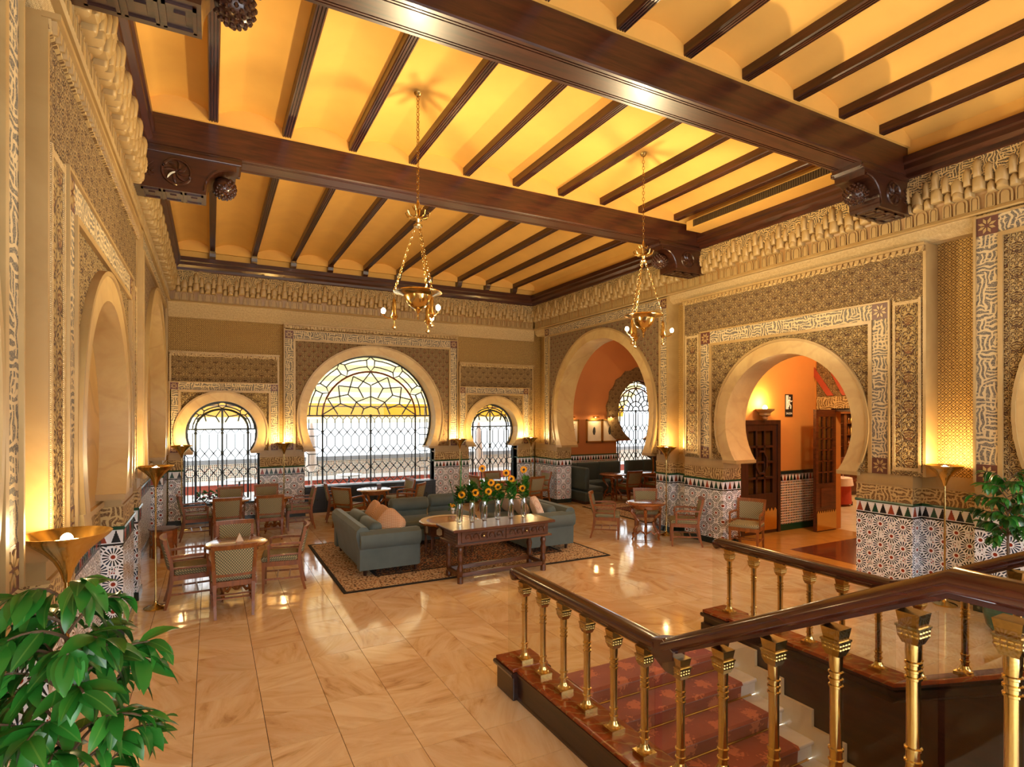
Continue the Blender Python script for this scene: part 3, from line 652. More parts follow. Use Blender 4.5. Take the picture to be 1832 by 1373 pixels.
# ------------------------------------------------------------------ arched windows with iron tracery
def win_bar(m, pts, d, w=.026):
    m.tube([WB(a, d, z) for a, z in pts], w * .7, 4)
HALF = [((620, 265), (725, 410)), ((725, 410), (680, 500)), ((625, 383), (765, 310)), ((765, 310), (808, 470)), ((725, 410), (885, 395)), ((885, 395), (868, 550)), ((808, 470), (970, 510)), ((808, 470), (740, 535)), ((970, 510), (890, 645)), ((868, 550), (1015, 650)), ((868, 550), (770, 590)), ((740, 535), (785, 645)), ((740, 535), (620, 485)), ((620, 383), (620, 575)), ((740, 535), (678, 595)), ((678, 595), (695, 645)), ((678, 595), (620, 572))]
def arched_window(name, label, ca, r, zc, zbar, z0, d, stp, big=True, hx=None, W=WB):
    o = struct(name, label, 'window')
    ri = r * .736; zn = 1.45; hx = hx or r
    fr = MB(); fr.tube([W(a, d, z) for a, z in arc(ca, zc, r - .012, zn)], .022, 6)
    for sg in (-1, 1): fr.tube([W(ca + sg * hx, d, zn), W(ca + sg * hx, d, z0)], .02, 4)
    fr.tube([W(ca - hx, d, zn), W(arc(ca, zc, r - .012, zn)[0][0], d, zn)], .014, 4); fr.tube([W(ca + hx, d, zn), W(arc(ca, zc, r - .012, zn)[-1][0], d, zn)], .014, 4)
    fr.build('frame', M['iron'], o, K)
    hb = math.sqrt(max(.01, (r - .02) ** 2 - (zbar - zc) ** 2))
    MB().tube([W(ca - hb, d, zbar), W(ca + hb, d, zbar)], .022, 4).build('transom', M['iron'], o, K)
    MB().tube([W(ca + ri * math.cos(t), d, zbar + (zc + r * .75 - zbar) * math.sin(t)) for t in [PI * i / 24 for i in range(25)]], .022, 5).build('inner_arch', M['iron_red'] if big else M['iron'], o, K)
    for a in (ca - ri, ca, ca + ri):
        m = MB().tube([W(a, d, zbar if big or a != ca else zc + r * .75), W(a, d, z0)], .02, 6)
        for z in (zbar, 1.82, 1.40, 1.0): m.ell(W(a, d, z), (.032, .032, .032), 8, 6)
        m.build('mullion', M['iron'], o, K, smooth=True)
    g = MB(); sc = r / 530; ky = (zc + r - zbar) / 530
    if big:
        T = lambda p, s_: (ca + s_ * (p[0] - 620) * sc, zbar + (655 - p[1]) * ky)
        for p, q in HALF:
            for s_ in (1, -1): win_bar(g, [T(p, s_), T(q, s_)], d)
    else:
        for s_ in (1, -1):
            for pts in ([(0, .75), (.18, .45), (.5, .53)], [(.18, .45), (.08, .25)], [(.5, .53), (.45, .28)], [(.5, .53), (.7, .35)]):
                win_bar(g, [(ca + s_ * x * r, zbar + (zc + r - zbar) * y) for x, y in pts], d)
    # hexagon chain between the two arches
    hexes = [90, 60, 30, 120, 150] if big else [90, 45, 135]
    Q = lambda ph, rr: (ca + r * rr * math.cos(math.radians(ph)), zbar + (zc + r - zbar) * rr * math.sin(math.radians(ph)))
    hexes = sorted(hexes); w_ = 4.0 if big else 7.0
    for h_ in hexes: win_bar(g, [Q(h_, .985), Q(h_ - w_, .93), Q(h_ - w_, .82), Q(h_, .745), Q(h_ + w_, .82), Q(h_ + w_, .93), Q(h_, .985)], d)
    ends = [0 - w_] + hexes + [180 + w_]
    for h0, h1 in zip(ends[:-1], ends[1:]):
        for rr in (.93, .82): win_bar(g, [Q(h0 + w_ + (h1 - h0 - 2 * w_) * i / 3, rr) for i in range(4)], d)
    # lattice of diamonds and verticals below the transom
    spans = [(ca - ri, ca), (ca, ca + ri)]
    for s0, s1 in spans:
        n = max(2, round((s1 - s0) / stp)); st = (s1 - s0) / n
        xs = [s0 + (i + .5) * st for i in range(n)]
        rows = [z for z in (1.80, 1.40, 1.0) if z > z0 + .1 and z < zbar - .15]; hh = .105
        for x in xs:
            prev = zbar - .1
            win_bar(g, [(x - st / 2, zbar), (x, zbar - .09), (x + st / 2, zbar)], d, .017)
            for z in rows:
                win_bar(g, [(x, prev), (x, z + hh)], d, .017)
                win_bar(g, [(x - st / 2, z), (x, z + hh), (x + st / 2, z)], d, .02); win_bar(g, [(x - st / 2, z), (x, z - hh), (x + st / 2, z)], d, .02)
                prev = z - hh
            win_bar(g, [(x, prev), (x, z0 + .1)], d, .02); win_bar(g, [(x - st / 2, z0), (x, z0 + .1), (x + st / 2, z0)], d, .02)
    for s_ in (-1, 1):
        c, w2 = ca + s_ * (ri + hx) / 2, (hx - ri) / 2; e = w2 * .45; prev = zbar - .08
        for z in (1.80, 1.40, 1.0):
            if z > zbar - .12 or z < z0 + .1: continue
            win_bar(g, [(c - e, z + .08), (c + e, z + .08), (c + w2, z), (c + e, z - .08), (c - e, z - .08), (c - w2, z), (c - e, z + .08)], d, .02)
            for q in (-e, e): win_bar(g, [(c + q, prev), (c + q, z + .08)], d, .017)
            prev = z - .08
        for q in (-e, e): win_bar(g, [(c + q, prev), (c + q, z0)], d, .017)
    tag(g.build('tracery', M['iron'], o, K), 'thin iron tracery of stars and diamonds', kind='stuff')
    MB().prism([(ca - hx, z0), (ca - hx, zn)] + arc(ca, zc, r - .015, zn) + [(ca + hx, zn), (ca + hx, z0)], W, d - .022, d - .016).build('pane', M['window_glass'], o, K)
    return o
arched_window('window_1', 'narrow horseshoe window with iron tracery beside the blind niches', .2, .66, 1.82, 1.9, .4, -.27, .17, False, .68)
arched_window('window_2', 'wide central horseshoe window with star tracery over low dark cabinets', 3.29, 1.47, 2.1, 2.18, .64, -.27, .172, True, 1.49)
arched_window('window_3', 'narrow horseshoe window with iron tracery beside the open arches', 6.38, .66, 1.82, 1.9, .4, -.27, .17, False, .68)
# panelled cabinets under the wide window
for i in range(6):
    x0 = 1.80 + i * .4967; x1 = x0 + .49
    t = thing('window_cabinet', ['first', 'second', 'third', 'fourth', 'fifth', 'last'][i] + ' dark blue cabinet under the wide window counting from the blind niche side', 'cabinet', group='cabinets under the wide window')
    MB().box(x0, x1, 12.94, 13.28, .06, .6).build('body', M['navy_paint'], t, K)
    MB().box(x0 - .003, x1 + .003, 12.92, 13.3, .6, .63).build('top', M['navy_paint'], t, K)
    MB().box(x0, x1, 12.92, 13.28, 0, .06).build('plinth', M['skirt_marble'], t, K)
    dr = MB().box(x0 + .02, x1 - .02, 12.925, 12.94, .09, .58).build('door', M['navy_paint'], t, K)
    f = MB()
    for a, b_, c, e in ((x0 + .06, x1 - .06, .13, .15), (x0 + .06, x1 - .06, .52, .54), (x0 + .06, x0 + .08, .13, .54), (x1 - .08, x1 - .06, .13, .54)): f.box(a, b_, 12.912, 12.926, c, e)
    f.build('panel_moulding', M['navy_paint'], dr, K); MB().ell(((x0 + x1) / 2, 12.905, .34), (.018, .018, .018), 8, 6).build('knob', M['iron'], dr, K)

# ------------------------------------------------------------------ terrace outside
terrace = tag(MB().box(-4, 16, 13.45, 20, -.2, -.02).build('path_terrace', M['terrace_stone'], None, K), 'pale stone terrace paving outside the arched windows', 'terrace', kind='structure')
pw = thing('terrace_wall', 'low red terrace wall with white ledge and tiled top', 'wall', kind='structure')
MB().box(-4, 16, 18.0, 18.2, -.02, .22).build('wall_plinth', M['red_tile'], pw, K); MB().box(-4, 16, 17.95, 18.25, .22, .33).build('ledge', M['white_tile'], pw, K)
MB().box(-4, 16, 18.02, 18.2, .33, .8).build('tiled_wall', M['mosaic_checks'], pw, K); MB().box(-4, 16, 17.98, 18.24, .8, .92).build('coping', M['grey_coping'], pw, K)
aw = thing('awning', 'yellow and cream striped awning on posts outside the arched windows', 'awning')
cl = [(13.42, 3.9), (14.4, 3.18), (15.4, 2.45), (15.44, 2.2), (15.45, 1.98)]
m = MB(); m.add([(x, y, z) for y, z in cl for x in (-3, 12.5)], [(i * 2, i * 2 + 1, i * 2 + 3, i * 2 + 2) for i in range(4)]); m.build('cloth', M['awning_cloth'], aw, K)
MB().tube([(-3, 15.38, 2.42), (12.5, 15.38, 2.42)], .02, 6).build('front_bar', M['steel'], aw, K)
for x in (-2.4, 1.3, 5.35, 9.4, 12.3): MB().tube([(x, 15.38, -.02), (x, 15.38, 2.42)], .02, 8).build('post', M['steel'], aw, K)
def geranium(x, y, n, label):
    t = thing('flower_planter', label, 'planter', kk((x, y, -.02)))
    MB().rbox(-.55, .55, -.12, .12, 0, .42, .02).build('trough', M['red_tile'], t)
    le = MB(); fl_ = MB()
    for i in range(n):
        a, b_, c = random.uniform(-.5, .5), random.uniform(-.12, .12), random.uniform(.42, .62)
        q = MB().add([(0, 0, 0), (.04, .03, .03), (.02, .09, .04), (-.03, .06, .03)], [(0, 1, 2, 3)]).xf(Matrix.Translation((a, b_, c)) @ Matrix.Rotation(random.uniform(0, 6.28), 4, 'Z') @ Matrix.Rotation(random.uniform(-.6, .9), 4, 'X')); le.add(q.v, q.f)
        if i % 6 == 0: fl_.ell((a, b_, c + .06), (.035, .035, .03), 6, 4)
    le.build('foliage', M['leaf'], t); fl_.build('blossom', M['petal_pink'], t)
geranium(.15, 13.75, 160, 'planter of pink geraniums outside the window beside the niches')
geranium(1.95, 13.8, 120, 'planter of geraniums at one end of the wide window')
geranium(4.6, 13.8, 120, 'planter of geraniums at the other end of the wide window')
def parasol(x, y, label):
    t = thing('parasol', label, 'parasol', kk((x, y, -.02)))
    MB().lathe([(.25, 0), (.25, .06), (.04, .08)], 14).build('base', M['terrace_stone'], t)
    MB().tube([(0, 0, .05), (0, 0, 2.3)], .025, 8).build('pole', M['steel'], t)
    MB().lathe([(.05, .75), (.16, .9), (.13, 1.5), (.07, 2.1), (.01, 2.4)], 10).build('folded_canopy', M['white_cloth'], t, smooth=True)
parasol(2.4, 16.2, 'folded white parasol on the terrace beyond the wide window'); parasol(7.3, 16.0, 'folded white parasol beyond the window beside the arches')
def bistro(x, y, label):
    t = thing('terrace_table', label, 'table', kk((x, y, -.02)))
    MB().lathe([(.36, .70), (.36, .73), (.01, .735)], 20).build('top', M['white_tile'], t); MB().tube([(0, 0, .02), (0, 0, .7)], .025, 8).build('stem', M['iron'], t); MB().lathe([(.24, 0), (.22, .03), (.03, .05)], 16).build('foot', M['iron'], t)
bistro(3.2, 15.2, 'round terrace table straight beyond the wide window'); bistro(6.2, 15.4, 'round terrace table beyond the window beside the arches'); bistro(.6, 15.3, 'round terrace table beyond the window beside the niches')

# ------------------------------------------------------------------ alcove behind the first arch
alc = struct('wall_alcove', 'terracotta plastered alcove walls behind the first open arch', 'wall')
ac, ar = 11.2, .92
p = [(7.9, 0), (ac - ar, 0), (ac - ar, 1.45)] + arc(ac, 2.3, ar, 1.45) + [(ac + ar, 1.45), (ac + ar, 0), (12.7, 0), (12.7, 5.2), (7.9, 5.2)]
MB().prism(p, WB, -.4, 0).build('end_wall', M['plaster_terracotta'], alc, K)
MB().box(12.5, 12.7, 8.0, 13.2, 0, 5.2).build('far_wall', M['plaster_terracotta'], alc, K)
MB().box(8.0, 12.7, 7.98, 8.22, 0, 5.2).build('near_wall', M['plaster_terracotta'], alc, K)
MB().box(7.9, 12.7, 7.98, 13.4, 5.0, 5.2).build('soffit', M['plaster_terracotta'], alc, K)
# lobed rim round the alcove window
lob = []; A = arc(ac, 2.3, ar + .34, 1.5, 14)
outer = []
for (a, z), (a2, z2) in zip(A[:-1], A[1:]):
    mx, mz = (a + a2) / 2, (z + z2) / 2; nx, nz = mx - ac, mz - 2.3; L_ = math.hypot(nx, nz)
    outer += [(a, z), (mx + nx / L_ * .07, mz + nz / L_ * .07)]
outer.append(A[-1])
MB().prism(outer + arc(ac, 2.3, ar, 1.5, 28)[::-1], WB, -.1, .06).build('lobed_arch', M['floral_fine'], alc, K)
dd = MB().box(7.96, ac - ar, 12.97, 13.0, .1, .95).build('dado', M['mosaic_checks'], alc, K)
MB().box(7.96, ac - ar, 12.965, 13.0, .95, 1.07).build('white_band', M['white_tile'], dd, K); MB().box(7.96, ac - ar, 12.955, 13.0, 1.07, 1.1).build('green_cap', M['green_glaze'], dd, K)
merlons(WB, 7.98, ac - ar, .036, dd)
arched_window('window_4', 'arched window with star tracery at the back of the alcove', ac, ar, 2.3, 2.32, .1, -.25, .16, True, .92)
def banquette(x0, x1, y0, y1, back, label):
    t = thing('banquette', label, 'banquette', kk(((x0 + x1) / 2, (y0 + y1) / 2, 0)))
    hx, hy = (x1 - x0) / 2 * K, (y1 - y0) / 2 * K
    MB().box(-hx + .03, hx - .03, -hy + .03, hy - .03, 0, .1).build('plinth', M['door_wood'], t)
    MB().rbox(-hx, hx, -hy, hy, .08, .32, .03).build('base', M['velvet_dark'], t)
    n = max(1, round((2 * hx if back == 'N' else 2 * hy) / .8))
    for i in range(n):
        if back == 'N':
            w = 2 * hx / n; MB().rbox(-hx + i * w + .005, -hx + (i + 1) * w - .005, -hy - .03, hy - .12, .31, .46, .05, 3).build('seat_cushion', M['velvet_dark'], t, smooth=True)
            MB().rbox(-hx + i * w + .005, -hx + (i + 1) * w - .005, hy - .16, hy, .4, 1.0, .05, 3).build('back_cushion', M['velvet_dark'], t, smooth=True)
        else:
            w = 2 * hy / n; MB().rbox(-hx + .12, hx + .03, -hy + i * w + .005, -hy + (i + 1) * w - .005, .31, .46, .05, 3).build('seat_cushion', M['velvet_dark'], t, smooth=True)
            MB().rbox(-hx, -hx + .16, -hy + i * w + .005, -hy + (i + 1) * w - .005, .4, 1.0, .05, 3).build('back_cushion', M['velvet_dark'], t, smooth=True)
banquette(8.05, 10.25, 12.35, 12.93, 'N', 'long green velvet banquette against the terracotta alcove wall')
banquette(8.06, 8.6, 11.4, 12.3, 'W', 'short green velvet banquette beside the tiled arch pier')
banquette(10.5, 12.3, 12.35, 12.93, 'N', 'green velvet banquette under the alcove window')
def picture(x, label, fig):
    t = thing('framed_picture', label, 'picture', kk((x, 12.99, 1.75)))
    f = MB(); w, h = .30, .36
    for a in ((-w, w, -h, -h + .04), (-w, w, h - .04, h), (-w, -w + .04, -h, h), (w - .04, w, -h, h)): f.box(a[0], a[1], -.04, 0, a[2], a[3])
    f.build('frame', M['gilt'], t); MB().box(-w + .03, w - .03, -.015, 0, -h + .03, h - .03).build('mount', M['paper'], t)
    if fig: MB().prism([(-.03, -.12), (.02, -.13), (.05, -.03), (.04, .08), (0, .13), (-.04, .07), (-.06, -.03)], lambda a, d, z: (a, d, z), -.02, -.016).build('print', M['dark_ink'], t)
    else:
        m = MB()
        for i in range(9): m.box(-.17, .17 - (i % 3) * .04, -.018, -.015, .2 - i * .05, .212 - i * .05)
        m.build('print', M['dark_ink'], t)
    MB().tube([(-.12, -.10, h + .07), (.12, -.10, h + .07)], .018, 8).tube([(0, -.10, h + .07), (0, 0, h + .03)], .008, 6).build('picture_light', M['brass'], t)
    lamp('picture_lamp', (0, -.13, h + .04), 5, (1, .68, .3), .03, t)
picture(8.68, 'gilt framed page of text on the alcove wall beside the arch pier', False)
picture(9.48, 'gilt framed print of a dark figure on the alcove wall', True)
picture(10.02, 'gilt framed print on the alcove wall next to the lobed window arch', True)
al = thing('fill_lantern', 'added unseen lantern brightening the alcove behind the first arch', 'lamp', kk((9.6, 10.4, 5.0))); MB().tube([(0, 0, 0), (0, 0, -.35)], .006, 6).build('cord', M['iron'], al); MB().lathe([(.03, -.35), (.12, -.43), (.14, -.55), (.1, -.67), (.001, -.69)], 12).build('globe', M['bulb_soft'], al, smooth=True); lamp('fill_light', (0, 0, -.85), 70, (1, .74, .42), .12, al)  # lantern added above the arch, out of view, to brighten the alcove
st = thing('music_stand', 'slim brass stand with slanted desk before the alcove window', 'stand', kk((10.75, 12.0, 0)))
MB().lathe([(.16, 0), (.15, .02), (.02, .04)], 16).build('foot', M['brass'], st); MB().tube([(0, 0, .03), (0, 0, 1.15)], .03, 10).build('post', M['brass'], st); MB().box(-.02, .02, -.25, .25, -.01, .01).xf(Matrix.Translation((0, 0, 1.16)) @ Matrix.Rotation(.5, 4, 'Y') @ Matrix.Scale(10, 4, (1, 0, 0))).build('desk', M['oak_dark'], st)

# ------------------------------------------------------------------ foyer behind the second arch
foy = struct('wall_foyer', 'orange plastered foyer walls behind the second open arch', 'wall')
MB().box(8.0, 10.7, 7.15, 7.35, 0, 5.0).build('side_wall', M['plaster_foyer'], foy, K)
MB().prism([(2.6, 0), (4.75, 0), (4.75, 2.28), (6.75, 2.28), (6.75, 0), (7.2, 0), (7.2, 5.0), (2.6, 5.0)], lambda a, d, z: (d, a, z), 10.6, 10.8).build('end_wall', M['plaster_foyer'], foy, K)
MB().box(8.0, 10.7, 2.6, 2.8, 0, 5.0).build('near_wall', M['plaster_foyer'], foy, K); MB().box(7.9, 10.8, 2.6, 7.3, 4.6, 4.8).build('soffit', M['plaster_foyer'], foy, K)
WF = lambda a, d, z: (a, 7.15 - d, z)
fd = MB().box(9.5, 10.6, 7.12, 7.15, .12, .93).build('dado', M['mosaic_checks'], foy, K)
MB().box(9.5, 10.6, 7.11, 7.15, 0, .12).build('base_course', M['green_glaze'], fd, K); MB().box(9.5, 10.6, 7.119, 7.15, .93, 1.07).build('white_band', M['white_tile'], fd, K); MB().box(9.5, 10.6, 7.1, 7.15, 1.07, 1.13).build('cap', M['base_tile'], fd, K)
merlons(WF, 9.5, 10.55, .033, fd)
ff = struct('floor_foyer', 'glossy amber marble foyer floor with a dark red inlay', 'floor')
MB().box(8.05, 10.7, 2.6, 8.2, -.1, -.001).build('amber_floor', M['foyer_floor'], ff, K); MB().box(10.7, 18.6, 2.6, 8.2, -.1, -.001).box(12.7, 18.6, 8.2, 11.4, -.1, -.001).build('restaurant_floor', M['skirt_marble'], ff, K); MB().box(8.35, 10.3, 4.2, 6.07, -.002, .002).build('red_inlay', M['foyer_dark'], ff, K)
# voussoir ornament over the restaurant doorway
orn = slabW(lambda a, d, z: (10.6 - d, a, z), 4.6, 7.1, 0, .03, 2.3, 2.55).build('carved_lintel', M['calligraphy_gold'], foy, K)
slabW(lambda a, d, z: (10.6 - d, a, z), 4.6, 7.1, 0, .02, 2.55, 3.25).build('carved_tympanum', M['floral_fine'], foy, K)
for i in range(7):
    a0 = 4.95 + i * .3; q = (a0 + .15 - 5.75) * -.35
    MB().prism([(a0, 2.57), (a0 + .13, 2.57), (a0 + .13 - q, 3.15), (a0 - q, 3.15)], lambda a, d, z: (10.6 - d, a, z), .02, .035).build('red_voussoir', M['red_tile'], foy, K)
lin = MB().box(10.57, 10.83, 4.7, 6.8, 2.26, 2.32).build('door_head', M['door_wood'], foy, K)
# closed glazed door on the foyer side wall
d1 = struct('door_1', 'closed dark door with small glazed squares and brass kick plate', 'door')
MB().box(8.42, 8.5, 7.08, 7.16, 0, 2.02).box(9.4, 9.48, 7.08, 7.16, 0, 2.02).box(8.42, 9.48, 7.08, 7.16, 2.02, 2.1).build('door_frame', M['door_wood'], d1, K)
leafm = MB()
for q in ((8.5, 8.62, 0, 2.02), (9.28, 9.4, 0, 2.02), (8.62, 9.28, 0, .62), (8.62, 9.28, .62, .74), (8.62, 9.28, 1.9, 2.02)): leafm.box(q[0], q[1], 7.1, 7.15, q[2], q[3])
for i in range(1, 3):
    x = 8.62 + .66 * i / 3; leafm.box(x - .02, x + .02, 7.1, 7.15, .74, 1.9)
for i in range(1, 4):
    z = .74 + 1.16 * i / 4; leafm.box(8.62, 9.28, 7.1, 7.15, z - .02, z + .02)
leafm.build('door_leaf', M['door_wood'], d1, K)
MB().tube([(8.95 + .15 * math.cos(t), 7.09, 1.32 + .22 * math.sin(t)) for t in [2 * PI * (i + .5) / 8 for i in range(8)]], .028, 4, True).build('octagon_light', M['door_wood'], d1, K)
MB().box(8.6, 9.3, 7.13, 7.14, .7, 1.92).build('pane', M['window_glass'], d1, K)
kp = [(8.52, .06), (9.38, .06), (9.38, .42)]
for i in range(9): kp += [(9.38 - (i + .5) * .0955, .47), (9.38 - (i + 1) * .0955, .40)]
MB().prism(kp, lambda a, d, z: (a, d, z), 7.09, 7.1).build('kick_plate', M['brass'], d1, K)
# open glazed leaf of the restaurant door
d2 = struct('door_2', 'open narrow glazed door leaf with brass kick plate at the restaurant entrance', 'door')
lf = MB().box(10.0, 10.07, 6.72, 6.78, 0, 2.3).box(10.52, 10.6, 6.72, 6.78, 0, 2.3).box(10.07, 10.52, 6.72, 6.78, 2.16, 2.3).box(10.07, 10.52, 6.72, 6.78, .0, .9)
for i in (1, 2): lf.box(10.07 + .15 * i - .012, 10.07 + .15 * i + .012, 6.73, 6.77, .9, 2.16)
for i in range(1, 6): lf.box(10.07, 10.52, 6.73, 6.77, .9 + .21 * i - .012, .9 + .21 * i + .012)
lf.build('door_leaf', M['oak_dark'], d2, K); MB().box(10.08, 10.51, 6.748, 6.752, .9, 2.16).build('pane', M['window_glass'], d2, K)
MB().box(10.13, 10.46, 6.705, 6.72, .45, .82).build('raised_panel', M['oak_dark'], d2, K, bevel=.01)
kp = [(10.01, .02), (10.59, .02), (10.59, .36)]
for i in range(9): kp += [(10.59 - (i + .5) * .0644, .40), (10.59 - (i + 1) * .0644, .34)]
MB().prism(kp, lambda a, d, z: (a, d, z), 6.705, 6.715).build('kick_plate', M['brass'], d2, K)
# wall sconce
sc = thing('wall_sconce', 'stone wall sconce glowing above the dark foyer door', 'sconce', kk((8.98, 7.15, 2.28)))
MB().lathe([(.03, -.2), (.06, -.17), (.06, -.12), (.11, -.1), (.11, -.05), (.18, 0), (.19, .03), (.15, .03), (.1, -.02)], 12, cap=False).build('bracket_bowl', M['stone_plain'], sc, smooth=True, loc=(0, -.13, 0))
MB().ell((0, -.13, .05), (.05, .05, .06), 10, 8).build('globe', M['bulb_soft'], sc, smooth=True); lamp('sconce_lamp', (0, -.16, .16), 30, (1, .66, .25), .05, sc)
fo = thing('fill_lantern', 'added unseen lantern brightening the foyer behind the second arch', 'lamp', kk((9.2, 5.0, 4.6))); MB().tube([(0, 0, 0), (0, 0, -.35)], .006, 6).build('cord', M['iron'], fo); MB().lathe([(.03, -.35), (.12, -.43), (.14, -.55), (.1, -.67), (.001, -.69)], 12).build('globe', M['bulb_soft'], fo, smooth=True); lamp('fill_light', (0, 0, -.85), 170, (1, .74, .42), .12, fo)  # added fill lamp, hung out of view to lift the dark foyer
# emergency exit sign
sg = thing('exit_sign', 'black and white running figure emergency exit sign reading SALIDA', 'sign', kk((9.80, 7.149, 2.36)))
MB().box(-.12, .12, -.012, 0, -.22, .26).build('plate', M['sign_black'], sg)
MB().box(-.105, -.02, -.015, -.01, -.06, .24).build('doorway', M['sign_white'], sg)
fg = MB().ell((.025, -.014, .185), (.022, .004, .024), 10, 6)
for a in ([(.02, .15), (.0, .06)], [(.0, .06), (.05, .02), (.045, -.05)], [(.0, .06), (-.015, 0), (-.06, -.02)], [(.015, .14), (.06, .1), (.09, .12)], [(.015, .14), (-.03, .12), (-.05, .07)]): fg.tube([(x, -.014, z) for x, z in a], .013, 5)
fg.build('running_figure', M['sign_white'], sg)
cu = bpy.data.curves.new('lettering', 'FONT'); cu.body = 'SALIDA'; cu.size = .062; cu.align_x = 'CENTER'; cu.extrude = .001
me = bpy.data.objects.new('tmp', cu); COL.objects.link(me); dg = bpy.context.evaluated_depsgraph_get(); mm = bpy.data.meshes.new_from_object(me.evaluated_get(dg)); bpy.data.objects.remove(me)
mm.materials.append(M['sign_white']); lo = link(mm, 'lettering', sg, (0, -.014, -.17), (PI / 2, 0, 0))
# restaurant beyond
rw_ = struct('wall_restaurant', 'warm restaurant room beyond the foyer doorway', 'wall')
MB().box(18.6, 18.8, 2.6, 11.4, 0, 4.0).build('far_wall', M['plaster_foyer'], rw_, K); MB().box(10.7, 18.8, 2.4, 2.6, 0, 4.0).build('near_wall', M['plaster_foyer'], rw_, K); MB().box(12.7, 18.6, 11.2, 11.4, 0, 4.0).build('side_wall', M['plaster_foyer'], rw_, K); MB().box(10.8, 18.6, 2.6, 8.2, 3.6, 3.8).box(12.7, 18.6, 8.2, 11.4, 3.6, 3.8).build('soffit', M['plaster_ochre'], rw_, K)
cab = thing('display_cabinet', 'carved wooden cabinet lined with lit bottles in the restaurant', 'cabinet', kk((17.3, 10.75, 0)), PI / 2)
MB().rbox(-.3, .35, -1.2, 1.2, 0, .95, .02).build('base', M['oak_dark'], cab)
MB().box(.28, .35, -1.2, 1.2, .95, 2.5).box(-.1, .35, -1.2, -1.05, .95, 2.5).box(-.1, .35, 1.05, 1.2, .95, 2.5).box(-.1, .35, -.08, .08, .95, 2.5).box(-.2, .35, -1.3, 1.3, 2.5, 2.7).build('hutch', M['oak_dark'], cab)
for z in (1.35, 1.75, 2.15): MB().box(-.05, .3, -1.05, 1.05, z, z + .03).build('shelf', M['oak_dark'], cab)
bt_ = MB().lathe([(.035, 0), (.035, .17), (.013, .21), (.013, .28)], 8); bms = [bt_.mesh('bottle', M[c], 1, True) for c in ('bottle_green', 'bottle_amber', 'gilt')]
for zi, z in enumerate((.95, 1.38, 1.78, 2.18)):
    for i in range(14):
        o = link(bms[(i * 7 + zi * 3) % 3], 'bottle', None, (17.3 * K - 1.0 + i * .143 + (.0 if i < 7 else .1), 10.75 * K + .12, z)); tag(o, 'small bottle standing on the restaurant cabinet shelves', 'bottle', 'bottles on the restaurant cabinet')
rl = thing('fill_lantern', 'added unseen lantern brightening the restaurant', 'lamp', kk((14.6, 7.6, 3.6))); MB().tube([(0, 0, 0), (0, 0, -.6)], .006, 6).build('cord', M['iron'], rl); MB().lathe([(.03, -.6), (.12, -.68), (.14, -.8), (.1, -.92), (.001, -.94)], 12).build('globe', M['bulb_soft'], rl, smooth=True); lamp('fill_light', (0, 0, -1.1), 160, (1, .72, .4), .12, rl); lamp('cabinet_fill_light', kk((17.0, 9.9, 2.6)), 60, (1, .66, .3), .1, None)  # unseen lantern and a lamp without fixture, both added to light the restaurant
tb = thing('dining_table', 'restaurant table under white and red cloths', 'table', kk((13.5, 8.6, 0)))
MB().lathe([(.42, .06), (.40, .4), (.40, .72)], 20).build('red_cloth', M['red_cloth'], tb, smooth=True); MB().lathe([(.46, .55), (.43, .73), (.43, .75), (.01, .752)], 20).build('white_cloth', M['white_cloth'], tb, smooth=True)
for i in range(4): MB().tube([(.3 * (-1) ** i, .3 * (-1) ** (i // 2), 0), (.3 * (-1) ** i, .3 * (-1) ** (i // 2), .1)], .025, 6).build('leg', M['oak_dark'], tb)
gm = MB().lathe([(.035, 0), (.034, .006), (.006, .012), (.006, .09), (.03, .12), (.04, .16), (.034, .22), (.031, .22), (.036, .16), (.026, .125)], 12, cap=False).mesh('wine_glass', M['vase_glass'], 1, True)
for dx, dy in ((-.15, -.1), (.05, .12), (.2, -.12)): tag(link(gm, 'wine_glass', None, (13.5 * K + dx, 8.6 * K + dy, .752)), 'wine glass on the clothed restaurant table', 'glass', 'wine glasses in the restaurant')
so = thing('tufted_sofa', 'brown tufted leather sofa behind the clothed restaurant table', 'sofa', kk((15.5, 9.7, 0)), PI / 2)
MB().rbox(-.4, .4, -.9, .9, .1, .45, .05).build('seat', M['leather'], so, smooth=True)
bk = MB().rbox(.25, .45, -.95, .95, .3, 1.1, .08)
for i in range(7):
    for j in range(2): bk.ell((.245, -.8 + i * .26 + (j % 2) * .13, .7 + j * .25), (.03, .1, .1), 8, 6)
bk.build('backrest', M['leather'], so, smooth=True); MB().box(-.35, .4, -.85, .85, 0, .1).build('plinth', M['door_wood'], so)
